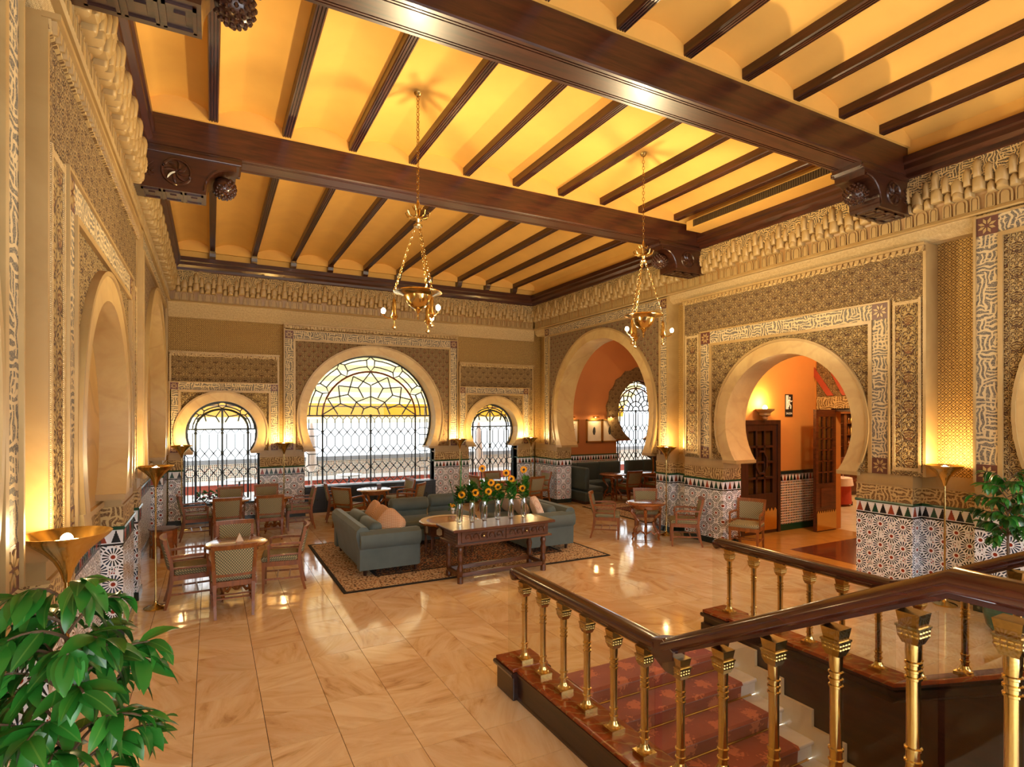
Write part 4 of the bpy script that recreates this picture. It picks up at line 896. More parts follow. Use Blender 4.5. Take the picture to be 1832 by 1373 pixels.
# ------------------------------------------------------------------ stairs and balustrades
SXA, SXD = 2.195, 4.5
stairs = thing('staircase', 'marble steps with red patterned runner going down between the brass balustrades', 'staircase')
R_, T_ = .14, .27
for i in range(9):
    y1 = 3.72 - i * T_; z = -R_ * i
    if i: 
        s_ = MB().box(2.42, 4.3, y1 - .02, y1 + T_, z - .032, z).build('step', M['white_marble'], stairs, K, bevel=.012)
    MB().box(2.42, 4.3, y1 - .0, y1 + .02, z - R_, z - .03).build('riser', M['white_marble'], stairs, K)
prof = []
for i in range(9):
    y1 = 3.72 - i * T_; z = -R_ * i
    prof += ([(4.02, .012)] if i == 0 else []) + [(y1 - .02, z + .012), (y1 - .034, z - .01), (y1 - .016, z - .03), (y1 - .01, z - R_ + .012)]
low = [(y + .006, z - .012) for y, z in prof]
cr = MB(); n_ = len(prof)
for i in range(n_ - 1):
    (y0, z0), (y1, z1) = prof[i], prof[i + 1]
    cr.add([(2.62, y0, z0), (4.08, y0, z0), (4.08, y1, z1), (2.62, y1, z1)], [(0, 1, 2, 3)])
    for x in (2.62, 4.08): cr.add([(x, y0, z0), (x, y1, z1), (x, y1 + .01, z1 - .012), (x, y0 + .01, z0 - .012)], [(0, 1, 2, 3)])
cr.build('carpet_runner', M['stair_carpet'], stairs, K)
for i in range(8):
    y1 = 3.72 - i * T_; z = -R_ * (i + 1) + .02
    MB().tube([(2.52, y1 - .026, z), (4.18, y1 - .026, z)], .009, 8).ell((2.52, y1 - .026, z), (.016, .012, .012), 8, 6).ell((4.18, y1 - .026, z), (.016, .012, .012), 8, 6).build('stair_rod', M['brass'], stairs, K, smooth=True)
for x0, x1 in ((4.272, 4.302), (2.418, 2.448)):
    pr = [(3.75, .0)]
    for i in range(9): pr += [(3.72 - i * T_ + .0, .10 - R_ * i), (3.72 - (i + 1) * T_, .10 - R_ * i)]
    pr += [(3.72 - 9 * T_, -R_ * 10), (3.75, -R_ * 10)]
    MB().prism(pr, lambda a, d, z: (d, a, z), x0, x1).build('skirting', M['skirt_marble'], stairs, K)
for nm, lb, x0, x1, s_ in (('wall_stair_right', 'dark wood panelled stairwell side below the arch side balustrade', 4.315, 4.42, -1), ('wall_stair_left', 'dark wood panelled stairwell side below the niche side balustrade', 2.29, 2.405, 1)):
    w = struct(nm, lb, 'wall')
    MB().prism([(4.12, -2.2), (4.12, .13), (2.32, .13), (.99, .13 + 1.33 * .52), (-.5, .13 + 1.33 * .52), (-.5, -2.2)], lambda a, d, z: (d, a, z), x0, x1).build('panelling', M['panel_wood'], w, K)
    xm = x0 if s_ < 0 else x1
    MB().prism([(4.05, .0), (4.05, .04), (-.4, -2.06), (-.4, -2.1)], lambda a, d, z: (d, a, z), xm - .006, xm + .002 if s_ < 0 else xm + .006).build('string_moulding', M['oak_dark'], w, K)
w = struct('wall_stair_end', 'dark wood panelled end of the stairwell', 'wall')
MB().box(2.3, 4.45, -.6, -.5, -2.4, 2.0).build('end_panelling', M['panel_wood'], w, K); MB().box(2.45, 4.28, -.48, 1.2, -1.5, -1.4).build('lower_landing', M['skirt_marble'], w, K)
# up-flights on both sides and the gallery landing on which the camera stands
up = struct('floor_landing', 'upper landing and short marble flights beside the stairwell', 'floor')
for x0, x1 in ((-1.0, 2.0), (4.7, 7.8)):
    for i in range(5): MB().box(x0, x1, -1.0, 2.3 - i * .27, .154 * i, .154 * (i + 1)).build('step', M['skirt_marble'], up, K)
BAL = None
def baluster_meshes():
    h = .64
    shaft = MB().lathe([(.026, .07), (.026, .1), (.032, .104), (.032, .112), (.026, .116), (.026, .15), (.032, .154), (.032, .162), (.025, .166), (.025, .43), (.031, .434), (.031, .442), (.025, .446), (.025, .46), (.031, .464), (.031, .472), (.025, .476), (.025, .49), (.031, .494), (.031, .502), (.025, .506), (.028, .54), (.028, .58)], 18).mesh('shaft', M['brass'], 1, True)
    cap = MB()
    for w0, w1, z0, z1 in ((.028, .038, .575, .6), (.039, .043, .6, .64), (.046, .046, .64, .648), (.036, .044, .648, .70)):
        cap.add([(-w0, -w0, z0), (w0, -w0, z0), (w0, w0, z0), (-w0, w0, z0), (-w1, -w1, z1), (w1, -w1, z1), (w1, w1, z1), (-w1, w1, z1)], [(0, 1, 5, 4), (1, 2, 6, 5), (2, 3, 7, 6), (3, 0, 4, 7), (3, 2, 1, 0), (4, 5, 6, 7)])
    for s0 in (-1, 1):
        for i in range(4):
            for j in range(2):
                q = -.03 + i * .02; cap.ell((q, s0 * .0415, .611 + j * .017), (.009, .004, .007), 6, 4); cap.ell((s0 * .0415, q, .611 + j * .017), (.004, .009, .007), 6, 4)
    cap = cap.mesh('capital', M['brass_worn'], 1, False)
    foot = MB().box(-.055, .055, -.055, .055, 0, .028).lathe([(.048, .028), (.05, .036), (.04, .045), (.034, .06), (.027, .075)], 18).mesh('foot', M['brass'], 1, True)
    return shaft, cap, foot
BM = baluster_meshes()
def rail_section(w=.055, h=.1):
    return [(-w * .45, 0), (-w * .45, .018), (-w * .8, .03), (-w, .05), (-w, .075), (-w * .8, .094), (-w * .4, h), (w * .4, h), (w * .8, .094), (w, .075), (w, .05), (w * .8, .03), (w * .45, .018), (w * .45, 0)]
def sweep(path, sec):
    m = MB(); vs = []; n = len(sec)
    for y, z in path:
        for a, b_ in sec: vs.append((a, y, z + b_))
    fs = [(i * n + k, i * n + (k + 1) % n, (i + 1) * n + (k + 1) % n, (i + 1) * n + k) for i in range(len(path) - 1) for k in range(n)]
    fs += [tuple(range(n - 1, -1, -1)), tuple((len(path) - 1) * n + k for k in range(n))]
    return m.add(vs, fs)
def balustrade(X, label, glass_side, far):
    """real metres, origin on the hall floor under the first baluster line"""
    t = thing('balustrade', label, 'balustrade', kk((X, 0, 0)))
    Y = lambda y: y * K
    # plinth: dark moulded sides, red marble top, level along the well and rising with the upper flight
    zt = .25; up_ = lambda y: max(0, (2.32 - y)) * .52 if y > .99 else (2.32 - .99) * .52
    ys = [4.02, 2.34, .99, -.4]
    P = lambda z: [(Y(y), (z + up_(y)) * K) for y in ys]
    body = sweep(P(.0), [(-.13, -.02), (-.13, .02), (-.12, .03), (-.12, .2), (-.15, .225), (-.15, .245), (.15, .245), (.15, .225), (.12, .2), (.12, .03), (.13, .02), (.13, -.02)]).build('plinth', M['panel_wood'], t)
    sweep(P(.245 / K), [(-.14, 0), (-.14, .03), (-.13, .035), (.13, .035), (.14, .03), (.14, 0)]).build('marble_top', M['red_marble'], t)
    endb = MB().rbox(-.17, .17, Y(3.84), Y(4.12), 0, .21, .008).build('end_block', M['panel_wood'], t)
    MB().prism([(-.19, .21), (.19, .21), (.2, .235), (.19, .25), (-.19, .25), (-.2, .235)], lambda a, d, z: (a, d, z), Y(3.82), Y(4.14)).build('end_moulding', M['panel_wood'], endb)
    MB().rbox(-.175, .175, Y(3.83), Y(4.13), .25, .283, .006).build('end_slab', M['red_marble'], endb)
    # balusters
    zb = .28
    for i in range(12):
        y = 3.93 - .282 * i
        z = zb + up_(y) * K
        for me, nm in zip(BM, ('shaft', 'capital', 'foot')):
            if nm == 'shaft': o = link(me, 'baluster', t, (0, Y(y), z))
            else: link(me, nm, o)
    # handrail with a rolled end, a drop at the turn and a level length above the landing
    zr = zb + .70
    hr = sweep([(Y(4.05), zr), (Y(2.40), zr)], rail_section()).build('handrail', M['mahogany'], t, smooth=True)
    nosep = [(Y(4.05) + .05 * math.sin(a), zr + .05 - .05 + .0) for a in (0,)]
    MB().lathe([(.001, -.062), (.03, -.06), (.052, -.05), (.058, -.03), (.058, .03), (.052, .05), (.03, .06), (.001, .062)], 18).xf(Matrix.Translation((0, Y(4.06), zr + .035)) @ Matrix.Rotation(PI / 2, 4, 'Y')).build('scroll_end', M['mahogany'], hr, smooth=True)
    MB().box(-.012, .012, Y(2.42), Y(4.02), zr - .014, zr + .002).build('brass_strip', M['brass'], hr)
    hr2 = sweep([(Y(2.34), zr + .012), (Y(.99), zr + .012 + (2.34 - .99) * .52 * K), (Y(-.4), zr + .012 + (2.34 - .99) * .52 * K)], rail_section(.058, .11)).build('handrail', M['mahogany'], t, smooth=True)
    MB().prism([(Y(2.42), zr - .0), (Y(2.42), zr + .1), (Y(2.33), zr + .13), (Y(2.25), zr + .08), (Y(2.25), zr - .06), (Y(2.31), zr - .06)], lambda a, d, z: (d, a, z), -.05, .05).build('turn_block', M['mahogany'], t, bevel=.006)
    # glass
    gx = .075 * glass_side
    MB().prism([(Y(4.08), zb + .005), (Y(4.08), zr - .01), (Y(2.36), zr - .01), (Y(2.36), zb + .005)], lambda a, d, z: (d, a, z), gx - .004, gx + .004).build('glass_panel', M['rail_glass'], t)
    e = up_(.99) * K; MB().prism([(Y(2.30), zb + .02), (Y(2.30), zr + .0), (Y(1.0), zr + e - .02), (Y(1.0), zb + e)], lambda a, d, z: (d, a, z), gx - .004, gx + .004).build('glass_panel', M['rail_glass'], t)
    MB().prism([(Y(.98), zb + e), (Y(.98), zr + e - .02), (Y(-.3), zr + e - .02), (Y(-.3), zb + e)], lambda a, d, z: (d, a, z), gx - .004, gx + .004).build('glass_panel', M['rail_glass'], t)
balustrade(SXA, 'brass and mahogany balustrade on the blind niche side of the stairs', -1, False)
balustrade(SXD, 'brass and mahogany balustrade on the open arch side of the stairs', -1, True)
# ------------------------------------------------------------------ furniture (real metres in local space)
def make_chair():
    t = thing('armchair', 'x', 'chair')
    MB().rbox(-.255, .255, -.21, .265, .425, .50, .032, 3).build('seat', M['upholstery'], t, smooth=True)
    MB().box(-.25, .25, .225, .255, .365, .43).box(-.225, .225, -.235, -.205, .365, .43).box(-.252, -.222, -.22, .24, .365, .43).box(.222, .252, -.22, .24, .365, .43).build('seat_frame', M['chair_wood'], t)
    for s in (-1, 1):
        MB().tube([(s * .205, -.31, 0), (s * .21, -.265, .16), (s * .215, -.228, .40), (s * .222, -.24, .58), (s * .236, -.315, .875)], [.021, .025, .03, .028, .026], 4).build('leg', M['chair_wood'], t)
        MB().tube([(s * .235, .235, 0), (s * .238, .235, .43)], [.02, .03], 4).build('leg', M['chair_wood'], t)
        MB().tube([(s * .23, -.262, .665), (s * .258, -.05, .672), (s * .262, .13, .668), (s * .262, .165, .655), (s * .258, .165, .40)], [.02, .022, .024, .022, .02], 4).tube([(s * .258, .165, .515), (s * .225, -.232, .515)], .016, 4).build('armrest', M['chair_wood'], t)
        MB().tube([(s * .236, .235, .185), (s * .212, -.258, .185)], .016, 4).build('stretcher', M['chair_wood'], t)
    for y in (.06, -.1): MB().tube([(-.225, y, .185), (.225, y, .185)], .013, 4).build('stretcher', M['chair_wood'], t)
    bow = lambda x: -.035 * (1 - (x / .23) ** 2)
    def pan(z0, z1, w0, w1, th, n=8):
        vs = []; fs = []
        for i in range(n + 1):
            q = -1 + 2 * i / n
            for z, w in ((z0, w0), (z1, w1)):
                x = q * w; y0 = -.236 - .075 * max(0, (z - .55) / .32) + bow(x) - .0
                vs += [(x, y0 + th, z), (x, y0 - th, z)]
        for i in range(n):
            a, b_ = i * 4, (i + 1) * 4
            fs += [(a, b_, b_ + 2, a + 2), (a + 1, a + 3, b_ + 3, b_ + 1), (a + 2, b_ + 2, b_ + 3, a + 3), (a, a + 1, b_ + 1, b_)]
        fs += [(0, 2, 3, 1), (n * 4, n * 4 + 1, n * 4 + 3, n * 4 + 2)]
        return MB().add(vs, fs)
    pan(.53, .835, .195, .212, .026).build('backrest', M['upholstery'], t, smooth=True)
    pan(.832, .892, .248, .256, .019).build('crest_rail', M['chair_wood'], t, smooth=True)
    pan(.495, .535, .215, .217, .017).build('back_rail', M['chair_wood'], t, smooth=True)
    return t
chair0 = make_chair(); used = [False]
def chair(x, y, face, label, group):
    rz = math.radians(face - 90); loc = kk((x, y, 0))
    if not used[0]:
        used[0] = True; chair0.location = loc; chair0.rotation_euler = (0, 0, rz); tag(chair0, label, 'chair', group); return chair0
    return dup(chair0, loc, rz, label, group)
def make_table(r=.39):
    t = thing('round_table', 'x', 'table')
    MB().lathe([(.01, .70), (r - .03, .70), (r - .01, .708), (r, .722), (r - .004, .735), (r - .02, .742), (.01, .742)], 36, cap=False).build('tabletop', M['table_wood'], t, smooth=True)
    MB().lathe([(.25, .62), (.27, .63), (.27, .70), (.24, .70)], 28, cap=False).build('apron', M['table_wood'], t, smooth=True)
    for i in range(4):
        a = PI / 4 + i * PI / 2; P = [(.23, .68), (.28, .62), (.27, .54), (.19, .45), (.14, .36), (.16, .27), (.22, .19), (.25, .11), (.235, .05), (.26, 0.0)]
        Rr = [.03, .038, .034, .026, .024, .026, .03, .028, .024, .022]
        MB().tube([(q * math.cos(a), q * math.sin(a), z) for q, z in P], Rr, 8).build('scroll_leg', M['table_wood'], t, smooth=True)
    sx = MB()
    for i in range(4):
        a = PI / 4 + i * PI / 2; sx.tube([(q * math.cos(a), q * math.sin(a), z) for q, z in ((.23, .16), (.16, .12), (.1, .17), (.04, .13), (0, .15))], [.018, .022, .018, .02, .02], 6)
    sx.lathe([(.03, .1), (.045, .14), (.02, .18), (.03, .21), (.003, .25)], 12).build('stretcher', M['table_wood'], t, smooth=True)
    return t
table0 = make_table(); tused = [False]
def table(x, y, label, group=None):
    if not tused[0]:
        tused[0] = True; table0.location = kk((x, y, 0)); tag(table0, label, 'table', group); return table0
    return dup(table0, kk((x, y, 0)), random.uniform(-.2, .2), label, group)
GN = 'armchairs round the table by the floor lamp'
table(.27, 7.62, 'round wooden table with folded card by the blind niches', 'round lounge tables')
chair(.22, 7.12, 90, 'patterned armchair with its back to the stairs at the table by the blind niches', GN)
chair(-.2, 7.66, 4, 'patterned armchair between the blind niche and its small round table', GN)
chair(.80, 7.78, 172, 'patterned armchair between its small round table and the grey sofa', GN)
chair(.27, 8.12, 268, 'patterned armchair facing the stairs across the table by the blind niches', GN)
GB = 'armchairs round the two tables under the narrow niche side window'
table(.3, 11.5, 'round wooden table under the narrow window beside the niches', 'round lounge tables'); table(1.05, 11.55, 'round wooden table by the tiled pier next to the wide window', 'round lounge tables')
chair(.25, 11.0, 88, 'armchair with its back to the hall at the table under the niche side window', GB)
chair(.93, 11.02, 86, 'armchair with its back to the hall at the table by the tiled pier', GB)
chair(-.22, 11.5, 4, 'armchair with its back to the blind niches at the window tables', GB)
chair(1.5, 11.65, 178, 'armchair with its back to the wide window cabinets at the pier table', GB)
chair(.33, 12.12, 270, 'armchair facing the hall from under the narrow niche side window', GB)
chair(.98, 12.2, 270, 'armchair facing the hall in front of the tiled pier', GB)
GC = 'armchairs round the table before the wide window'
table(2.98, 11.75, 'round wooden table in front of the wide window cabinets', 'round lounge tables')
chair(2.36, 12.1, -8, 'pale backed armchair beside the wide window cabinets', GC); chair(2.42, 11.42, 40, 'armchair behind the grey sofa turned to the wide window', GC)
chair(3.6, 12.05, 188, 'armchair facing across the table by the wide window', GC); chair(3.62, 11.4, 140, 'armchair behind the bolster seats turned to the wide window', GC)
GD = 'armchairs round the table by the window beside the arches'
table(6.15, 12.0, 'round wooden table under the narrow window beside the open arches', 'round lounge tables')
chair(6.5, 11.42, 105, 'armchair with its back to the hall by the first arch pier', GD); chair(7.12, 12.12, 180, 'armchair in front of the tiled first arch pier', GD); chair(5.65, 12.05, 5, 'armchair behind the sunflower vases by the narrow window', GD); chair(6.2, 12.5, 270, 'armchair close under the narrow window beside the arches', GD)
GE = 'armchairs in the alcove'
table(9.25, 11.85, 'round wooden table by the green banquette in the alcove', 'alcove tables'); table(10.3, 11.75, 'round wooden table below the alcove window', 'alcove tables')
chair(9.35, 11.35, 88, 'armchair with its back to the alcove rug before the banquette table', GE); chair(10.2, 11.3, 95, 'armchair before the table below the alcove window', GE)
GF = 'armchairs round the table by the tiled arch pier'
table(6.75, 7.72, 'round scroll legged table by the tiled pier between the arches', 'round lounge tables')
chair(6.3, 8.25, -40, 'armchair turned to the scroll legged table with its side to the sofa', GF); chair(7.15, 8.15, 235, 'armchair between the scroll legged table and the tiled pier', GF); chair(7.1, 7.15, 140, 'armchair with its back to the foyer arch at the scroll legged table', GF)
chair(7.74, 6.40, 205, 'lone armchair standing in the foyer arch before the dark door', None)
# little things on the tables
tc = MB().prism([(-.05, 0), (.05, 0), (.0, .11)], ident, -.04, .04).build('table_card', M['paper'], None, 1, loc=(.30 * K, 7.66 * K, .742)); tag(tc, 'folded white card standing on the table by the blind niches', 'card')
tc = MB().rbox(-.05, .05, -.03, .03, 0, .1, .006).build('napkin_holder', M['oak_dark'], None, 1, loc=(3.1 * K, 11.8 * K, .742)); tag(tc, 'small dark holder on the table before the wide window', 'holder')

# ---- sofas
def sofa(x, y, face, label):
    t = thing('sofa', label, 'sofa', (x * K, y * K, .016), math.radians(face - 90)); V = M['velvet']; hw, hd = 1.0, .48
    for a in (-hw + .1, hw - .1):
        for b_ in (-hd + .08, hd - .08): MB().lathe([(.022, 0), (.034, .1)], 8, (a, b_, 0)).build('foot', M['door_wood'], t)
    MB().rbox(-hw + .04, hw - .04, -hd + .04, hd - .02, .09, .33, .03).build('base', V, t, smooth=True)
    prof = [(-hd + .02, .1), (-hd - .03, .45), (-hd - .07, .62), (-hd - .06, .70), (-hd, .755), (-hd + .09, .745), (-hd + .16, .66), (-hd + .24, .4), (-hd + .26, .3)]
    MB().prism(prof, lambda a, d, z: (d, a, z), -hw + .02, hw - .02).build('backrest', V, t, smooth=True)
    for i in range(2): 
        x0 = -.79 + i * .79; MB().rbox(x0 + .005, x0 + .785, -hd + .2, hd + .02, .32, .46, .05, 3).build('seat_cushion', V, t, smooth=True)
        MB().rbox(x0 + .005, x0 + .785, -.08, .12, -.2, .2, .08, 3).xf(Matrix.Translation((0, -hd + .24, .58)) @ Matrix.Rotation(-.28, 4, 'X')).build('back_cushion', V, t, smooth=True)
    for s in (-1, 1):
        pr = [(s * (hw - .2), .1), (s * (hw - .2), .56), (s * (hw - .19), .63), (s * (hw - .13), .68), (s * (hw - .03), .685), (s * (hw + .06), .64), (s * (hw + .085), .55), (s * (hw + .06), .46), (s * (hw + .01), .42), (s * (hw), .1)]
        MB().prism(pr, lambda a, d, z: (a, d, z), -hd - .02, hd - .06).build('arm', V, t, smooth=True)
        MB().prism([(a * .985, z * .985 + .005) for a, z in pr], lambda a, d, z: (a, d, z), hd - .065, hd - .03).build('arm_facing', V, t, smooth=True, bevel=.012)
    return t
sofa(2.2, 8.55, 0, 'grey green velvet sofa with rust pillows facing the coffee table'); sofa(4.78, 8.62, 180, 'grey green velvet sofa with pale pillows behind the carved console')
def bolster_seat(x, y, face, label):
    t = thing('bolster_seat', label, 'seat', (x * K, y * K, .016), math.radians(face - 90), 'armless bolster seats'); V = M['velvet']
    for a in (-.3, .3):
        for b_ in (-.3, .3): MB().lathe([(.022, 0), (.03, .1)], 8, (a, b_, 0)).build('foot', M['door_wood'], t)
    MB().rbox(-.39, .39, -.4, .4, .09, .32, .04).build('base', V, t, smooth=True); MB().rbox(-.39, .39, -.4, .42, .31, .46, .06, 3).build('seat_cushion', V, t, smooth=True)
    MB().rbox(-.38, .38, -.44, -.3, .4, .62, .04, 3).build('back_support', V, t, smooth=True)
    b = MB().lathe([(.001, -.385), (.09, -.385), (.125, -.36), (.13, -.3), (.13, .3), (.125, .36), (.09, .385), (.001, .385)], 20).xf(Matrix.Translation((0, -.34, .68)) @ Matrix.Rotation(PI / 2, 4, 'Y')).build('bolster', V, t, smooth=True)
    for s in (-1, 1): MB().ell((s * .39, -.34, .68), (.012, .025, .025), 10, 6).build('button', V, b)
bolster_seat(3.08, 9.42, 270, 'armless velvet seat with bolster next to the rust pillow sofa'); bolster_seat(3.86, 9.62, 270, 'armless velvet seat with bolster behind the sunflower vases')
def pillow(x, y, z, rz, tilt, m, label, group):
    o = MB().sq((0, 0, 0), (.23, .075, .23), .38, 20, 10).build('pillow', M[m], None, 1, smooth=True, loc=(x * K, y * K, z)); o.rotation_euler = (tilt, .55 if tilt > -.42 else .15, rz); tag(o, label, 'pillow', group)
for i, (dy, tl, q) in enumerate(((-.62, .35, .5), (-.1, .5, .1), (.42, .5, -.1))):
    pillow(2.24, 8.55 + dy, .71, -PI / 2 + q, -tl, 'pillow_cloth', ['rust pillow leaning on the sofa arm towards the stairs', 'rust pillow in the middle of the sofa by the dining chairs', 'rust pillow at the sofa end towards the windows'][i], 'rust pillows on the grey green sofa')
for i, (dy, tl, q) in enumerate(((-.55, .4, -.5), (.05, .5, -.1), (.55, .5, .1))):
    pillow(4.74, 8.62 + dy, .71, PI / 2 + q, -tl, 'pillow_pale', ['pale pillow leaning on the sofa arm behind the console', 'pale pillow in the middle of the sofa behind the console', 'pale pillow at the window end of the sofa behind the console'][i], 'pale pillows on the grey green sofa')

# ---- rugs
o = MB().rbox(-2.28, 2.28, -1.64, 1.64, 0, .014, .004, 1).build('rug', M['rug_main'], None, 1, loc=kk((3.465, 8.565, 0))); o.location.z = .002; tag(o, 'large dark patterned rug with tan border under the sofas', 'rug')
o = MB().rbox(-1.5, 1.5, -1.3, 1.3, 0, .012, .004, 1).build('rug', M['rug_alcove'], None, 1, loc=kk((9.15, 10.02, 0))); o.location.z = .002; tag(o, 'red patterned rug before the alcove banquettes', 'rug')

# ---- carved console with vases
con = thing('console_table', 'dark carved oak console table with bobbin legs', 'table', kk((3.50, 7.06, 0)), math.radians(2))
MB().rbox(-.88, .88, -.33, .33, .765, .805, .012).build('tabletop', M['oak_dark'], con); MB().box(-.78, .78, -.26, .26, .58, .765).build('apron', M['oak_dark'], con)
MB().prism([(-.30, .56), (-.29, .585), (.29, .585), (.30, .56)], lambda a, d, z: (d, a, z), -.83, .83).build('lower_moulding', M['oak_dark'], con)
for i in range(2):
    c = -.37 + i * .74; dr = MB().rbox(c - .355, c + .355, -.275, -.258, .595, .755, .005, 1).build('drawer_front', M['oak_dark'], con)
    cv = MB()
    for j in range(5):
        q = c - .26 + j * .13; cv.tube([(q + .05 * math.cos(t) * (1 - t / 8), -.278, .675 + .05 * math.sin(t) * (1 - t / 8)) for t in [k * .5 for k in range(12)]], .011, 5); cv.ell((q + .065, -.278, .675), (.016, .014, .05), 8, 6)
    cv.build('carving', M['oak_dark'], dr, smooth=True); MB().ell((c, -.29, .675), (.018, .016, .018), 8, 6).build('pull', M['brass_worn'], dr)
for s in (-1, 1):
    sp = MB()
    for j in range(4): sp.box(s * .785 - .008, s * .785 + .008, -.2, .2, .61 + j * .04, .625 + j * .04)
    sp.build('side_fluting', M['oak_dark'], con)
legp = [(.045, 0), (.045, .1), (.03, .11), (.04, .15), (.05, .2), (.032, .27), (.036, .29), (.052, .36), (.032, .42), (.036, .44), (.048, .49), (.03, .53), (.045, .545), (.045, .58)]
for a in (-.72, .72):
    for b_ in (-.21, .21): MB().lathe(legp, 12, (a, b_, 0)).build('bobbin_leg', M['oak_dark'], con, smooth=True)
for b_ in (-.21, .21): MB().box(-.72, .72, b_ - .022, b_ + .022, .09, .15).build('stretcher', M['oak_dark'], con)
for a in (-.72, .72): MB().box(a - .022, a + .022, -.21, .21, .09, .15).build('stretcher', M['oak_dark'], con)
vase_me = MB().lathe([(.001, .0), (.040, .0), (.043, .02), (.047, .12), (.046, .22), (.038, .29), (.036, .325), (.033, .325), (.034, .29), (.042, .22), (.043, .12), (.039, .03), (.001, .026)], 20, cap=False).mesh('vase', M['vase_glass'], 1, True)
stem_me = [MB().tube([(0, 0, .03), (.012 * q, .01, .2), (.03 * q, .012, .42)], .004, 5) for q in (-1, 0, 1)]
def leafy(seed, n=14, h=.42):
    rnd = random.Random(seed); m = MB()
    for i in range(n):
        a = rnd.uniform(0, 6.28); r0 = rnd.uniform(.0, .075); z = rnd.uniform(.29, h); L_ = rnd.uniform(.07, .14); w_ = L_ * .28
        q = MB().add([(0, 0, 0), (w_, L_ * .5, .012), (0, L_, -.005), (-w_, L_ * .5, .012)], [(0, 1, 2, 3)]).xf(Matrix.Translation((r0 * math.cos(a), r0 * math.sin(a), z)) @ Matrix.Rotation(a, 4, 'Z') @ Matrix.Rotation(rnd.uniform(.1, 1.1), 4, 'X'))
        m.add(q.v, q.f)
    return m
def blade(base_, tip, w_):
    b_, t_ = Vector(base_), Vector(tip); m = MB(); vs = []
    side = Vector((CY, -SY, 0))
    for i in range(7):
        q = i / 6; p = b_.lerp(t_, q) + Vector((0, 0, .02 * math.sin(q * PI))); ww = w_ * (1 - q) ** .6 * (.6 + .8 * min(q * 3, 1) * .5) + .001
        vs += [p - side * ww, p + Vector((.004, .004, 0)), p + side * ww]
    return m.add(vs, [(i * 3 + j, i * 3 + j + 1, i * 3 + j + 4, i * 3 + j + 3) for i in range(6) for j in range(2)])
VP = [(822.3, 938.5), (844.5, 935.2), (866.8, 932), (890.4, 929.6), (914, 928), (937, 926.5)]
HEADS = {0: [(826, 886)], 1: [(850.4, 882)], 2: [(874, 880), (863, 838.6), (878.6, 864)], 3: [(891, 872)], 4: [(914.7, 857), (905.5, 846.5)], 5: [(935, 874), (937, 840.6)]}
ordn = ['first', 'second', 'third', 'fourth', 'fifth', 'last']
ZT = .805
def sunflower(root, head, label, R=.062):
    t = thing('sunflower', label, 'flower', root); hd = Vector(head) - Vector(root); mid = hd * .55 + Vector((0, 0, .02))
    MB().tube([(0, 0, .0), tuple(mid), tuple(hd)], .0045, 6).build('stem', M['stem_green'], t)
    look = Vector((-head[0] * .8, -head[1], .25 * head[2])).normalized(); rot = look.to_track_quat('Z', 'Y').to_matrix().to_4x4(); X = Matrix.Translation(hd) @ rot
    MB().ell((0, 0, .004), (R * .34, R * .34, .012), 12, 6).xf(X).build('disc', M['seed_brown'], t, smooth=True)
    m = MB()
    for k in range(34):
        a = 2 * PI * k / 17 + (k // 17) * .18; r0, r1 = R * .36, R * (1.02 - .1 * (k // 17)); z0 = -.002 - .004 * (k // 17); wv = R * .17
        q = [(r0, 0, z0), ((r0 + r1) / 2, wv, z0 + .004), (r1, 0, z0 - .006), ((r0 + r1) / 2, -wv, z0 + .004)]
        m.add([(x * math.cos(a) - y * math.sin(a), x * math.sin(a) + y * math.cos(a), z) for x, y, z in q], [(0, 1, 2, 3)])
    m.xf(X).build('petals', M['petal'], t)
    lf_ = MB()
    for k in range(3):
        p = hd * (.55 + .13 * k); a = k * 2.2; q = MB().add([(0, 0, 0), (.022, .045, .01), (0, .095, -.012), (-.022, .045, .01)], [(0, 1, 2, 3)]).xf(Matrix.Translation(p) @ Matrix.Rotation(a, 4, 'Z')); lf_.add(q.v, q.f)
    lf_.build('leaf_blade', M['stem_green'], t)
for i, (u, v) in enumerate(VP):
    x, y, _ = fl(u, v, ZT / K); base_ = (x * K, y * K, ZT); d = depth(x, y)
    tag(link(vase_me, 'glass_vase', None, base_), f'{ordn[i]} clear glass vase on the console counting from the tall blade leaves' if i else 'clear glass vase holding the tall blade leaves on the console', 'vase')
    g = thing('greenery', f'leafy green stems in the {ordn[i]} console vase counting from the tall blade leaves', 'flowers', base_)
    sm = MB()
    for q in stem_me: sm.add(q.v, q.f)
    sm.build('stem', M['stem_green'], g); leafy(i + 3, 74, .52 + .04 * (i % 3)).build('foliage', M['leaf'], g)
    for hu, hv in HEADS[i]:
        hp = at_depth(hu, hv, d - .06 / K); hk = kk(hp)
        nth = HEADS[i].index((hu, hv)); how = ['lowest', 'tallest', 'middle'][nth] + ' ' if len(HEADS[i]) > 1 else ''
        sunflower((base_[0], base_[1], ZT + .04), hk, f'{how}yellow sunflower in the {ordn[i]} console vase counting from the tall blade leaves', .06)
for i, pts in ((0, [((826, 808), .014), ((800, 845), .010)]), (3, [((913, 856), .012), ((897, 838), .008)]), (4, [((926, 845), .010)])):
    x, y, _ = fl(*VP[i], ZT / K); d = depth(x, y)
    for (uv, w_) in pts:
        tp = kk(at_depth(uv[0], uv[1], d)); bn = 'thin' if w_ < .0101 and len(pts) > 1 else 'broad'; o = blade((0, 0, .05), (tp[0] - x * K, tp[1] - y * K, tp[2] - ZT), w_).build('blade_leaf', M['leaf'], None, 1, loc=(x * K, y * K, ZT)); tag(o, f'{bn} green blade leaf rising from the {ordn[i]} console vase', 'leaf', 'blade leaves in the vases')

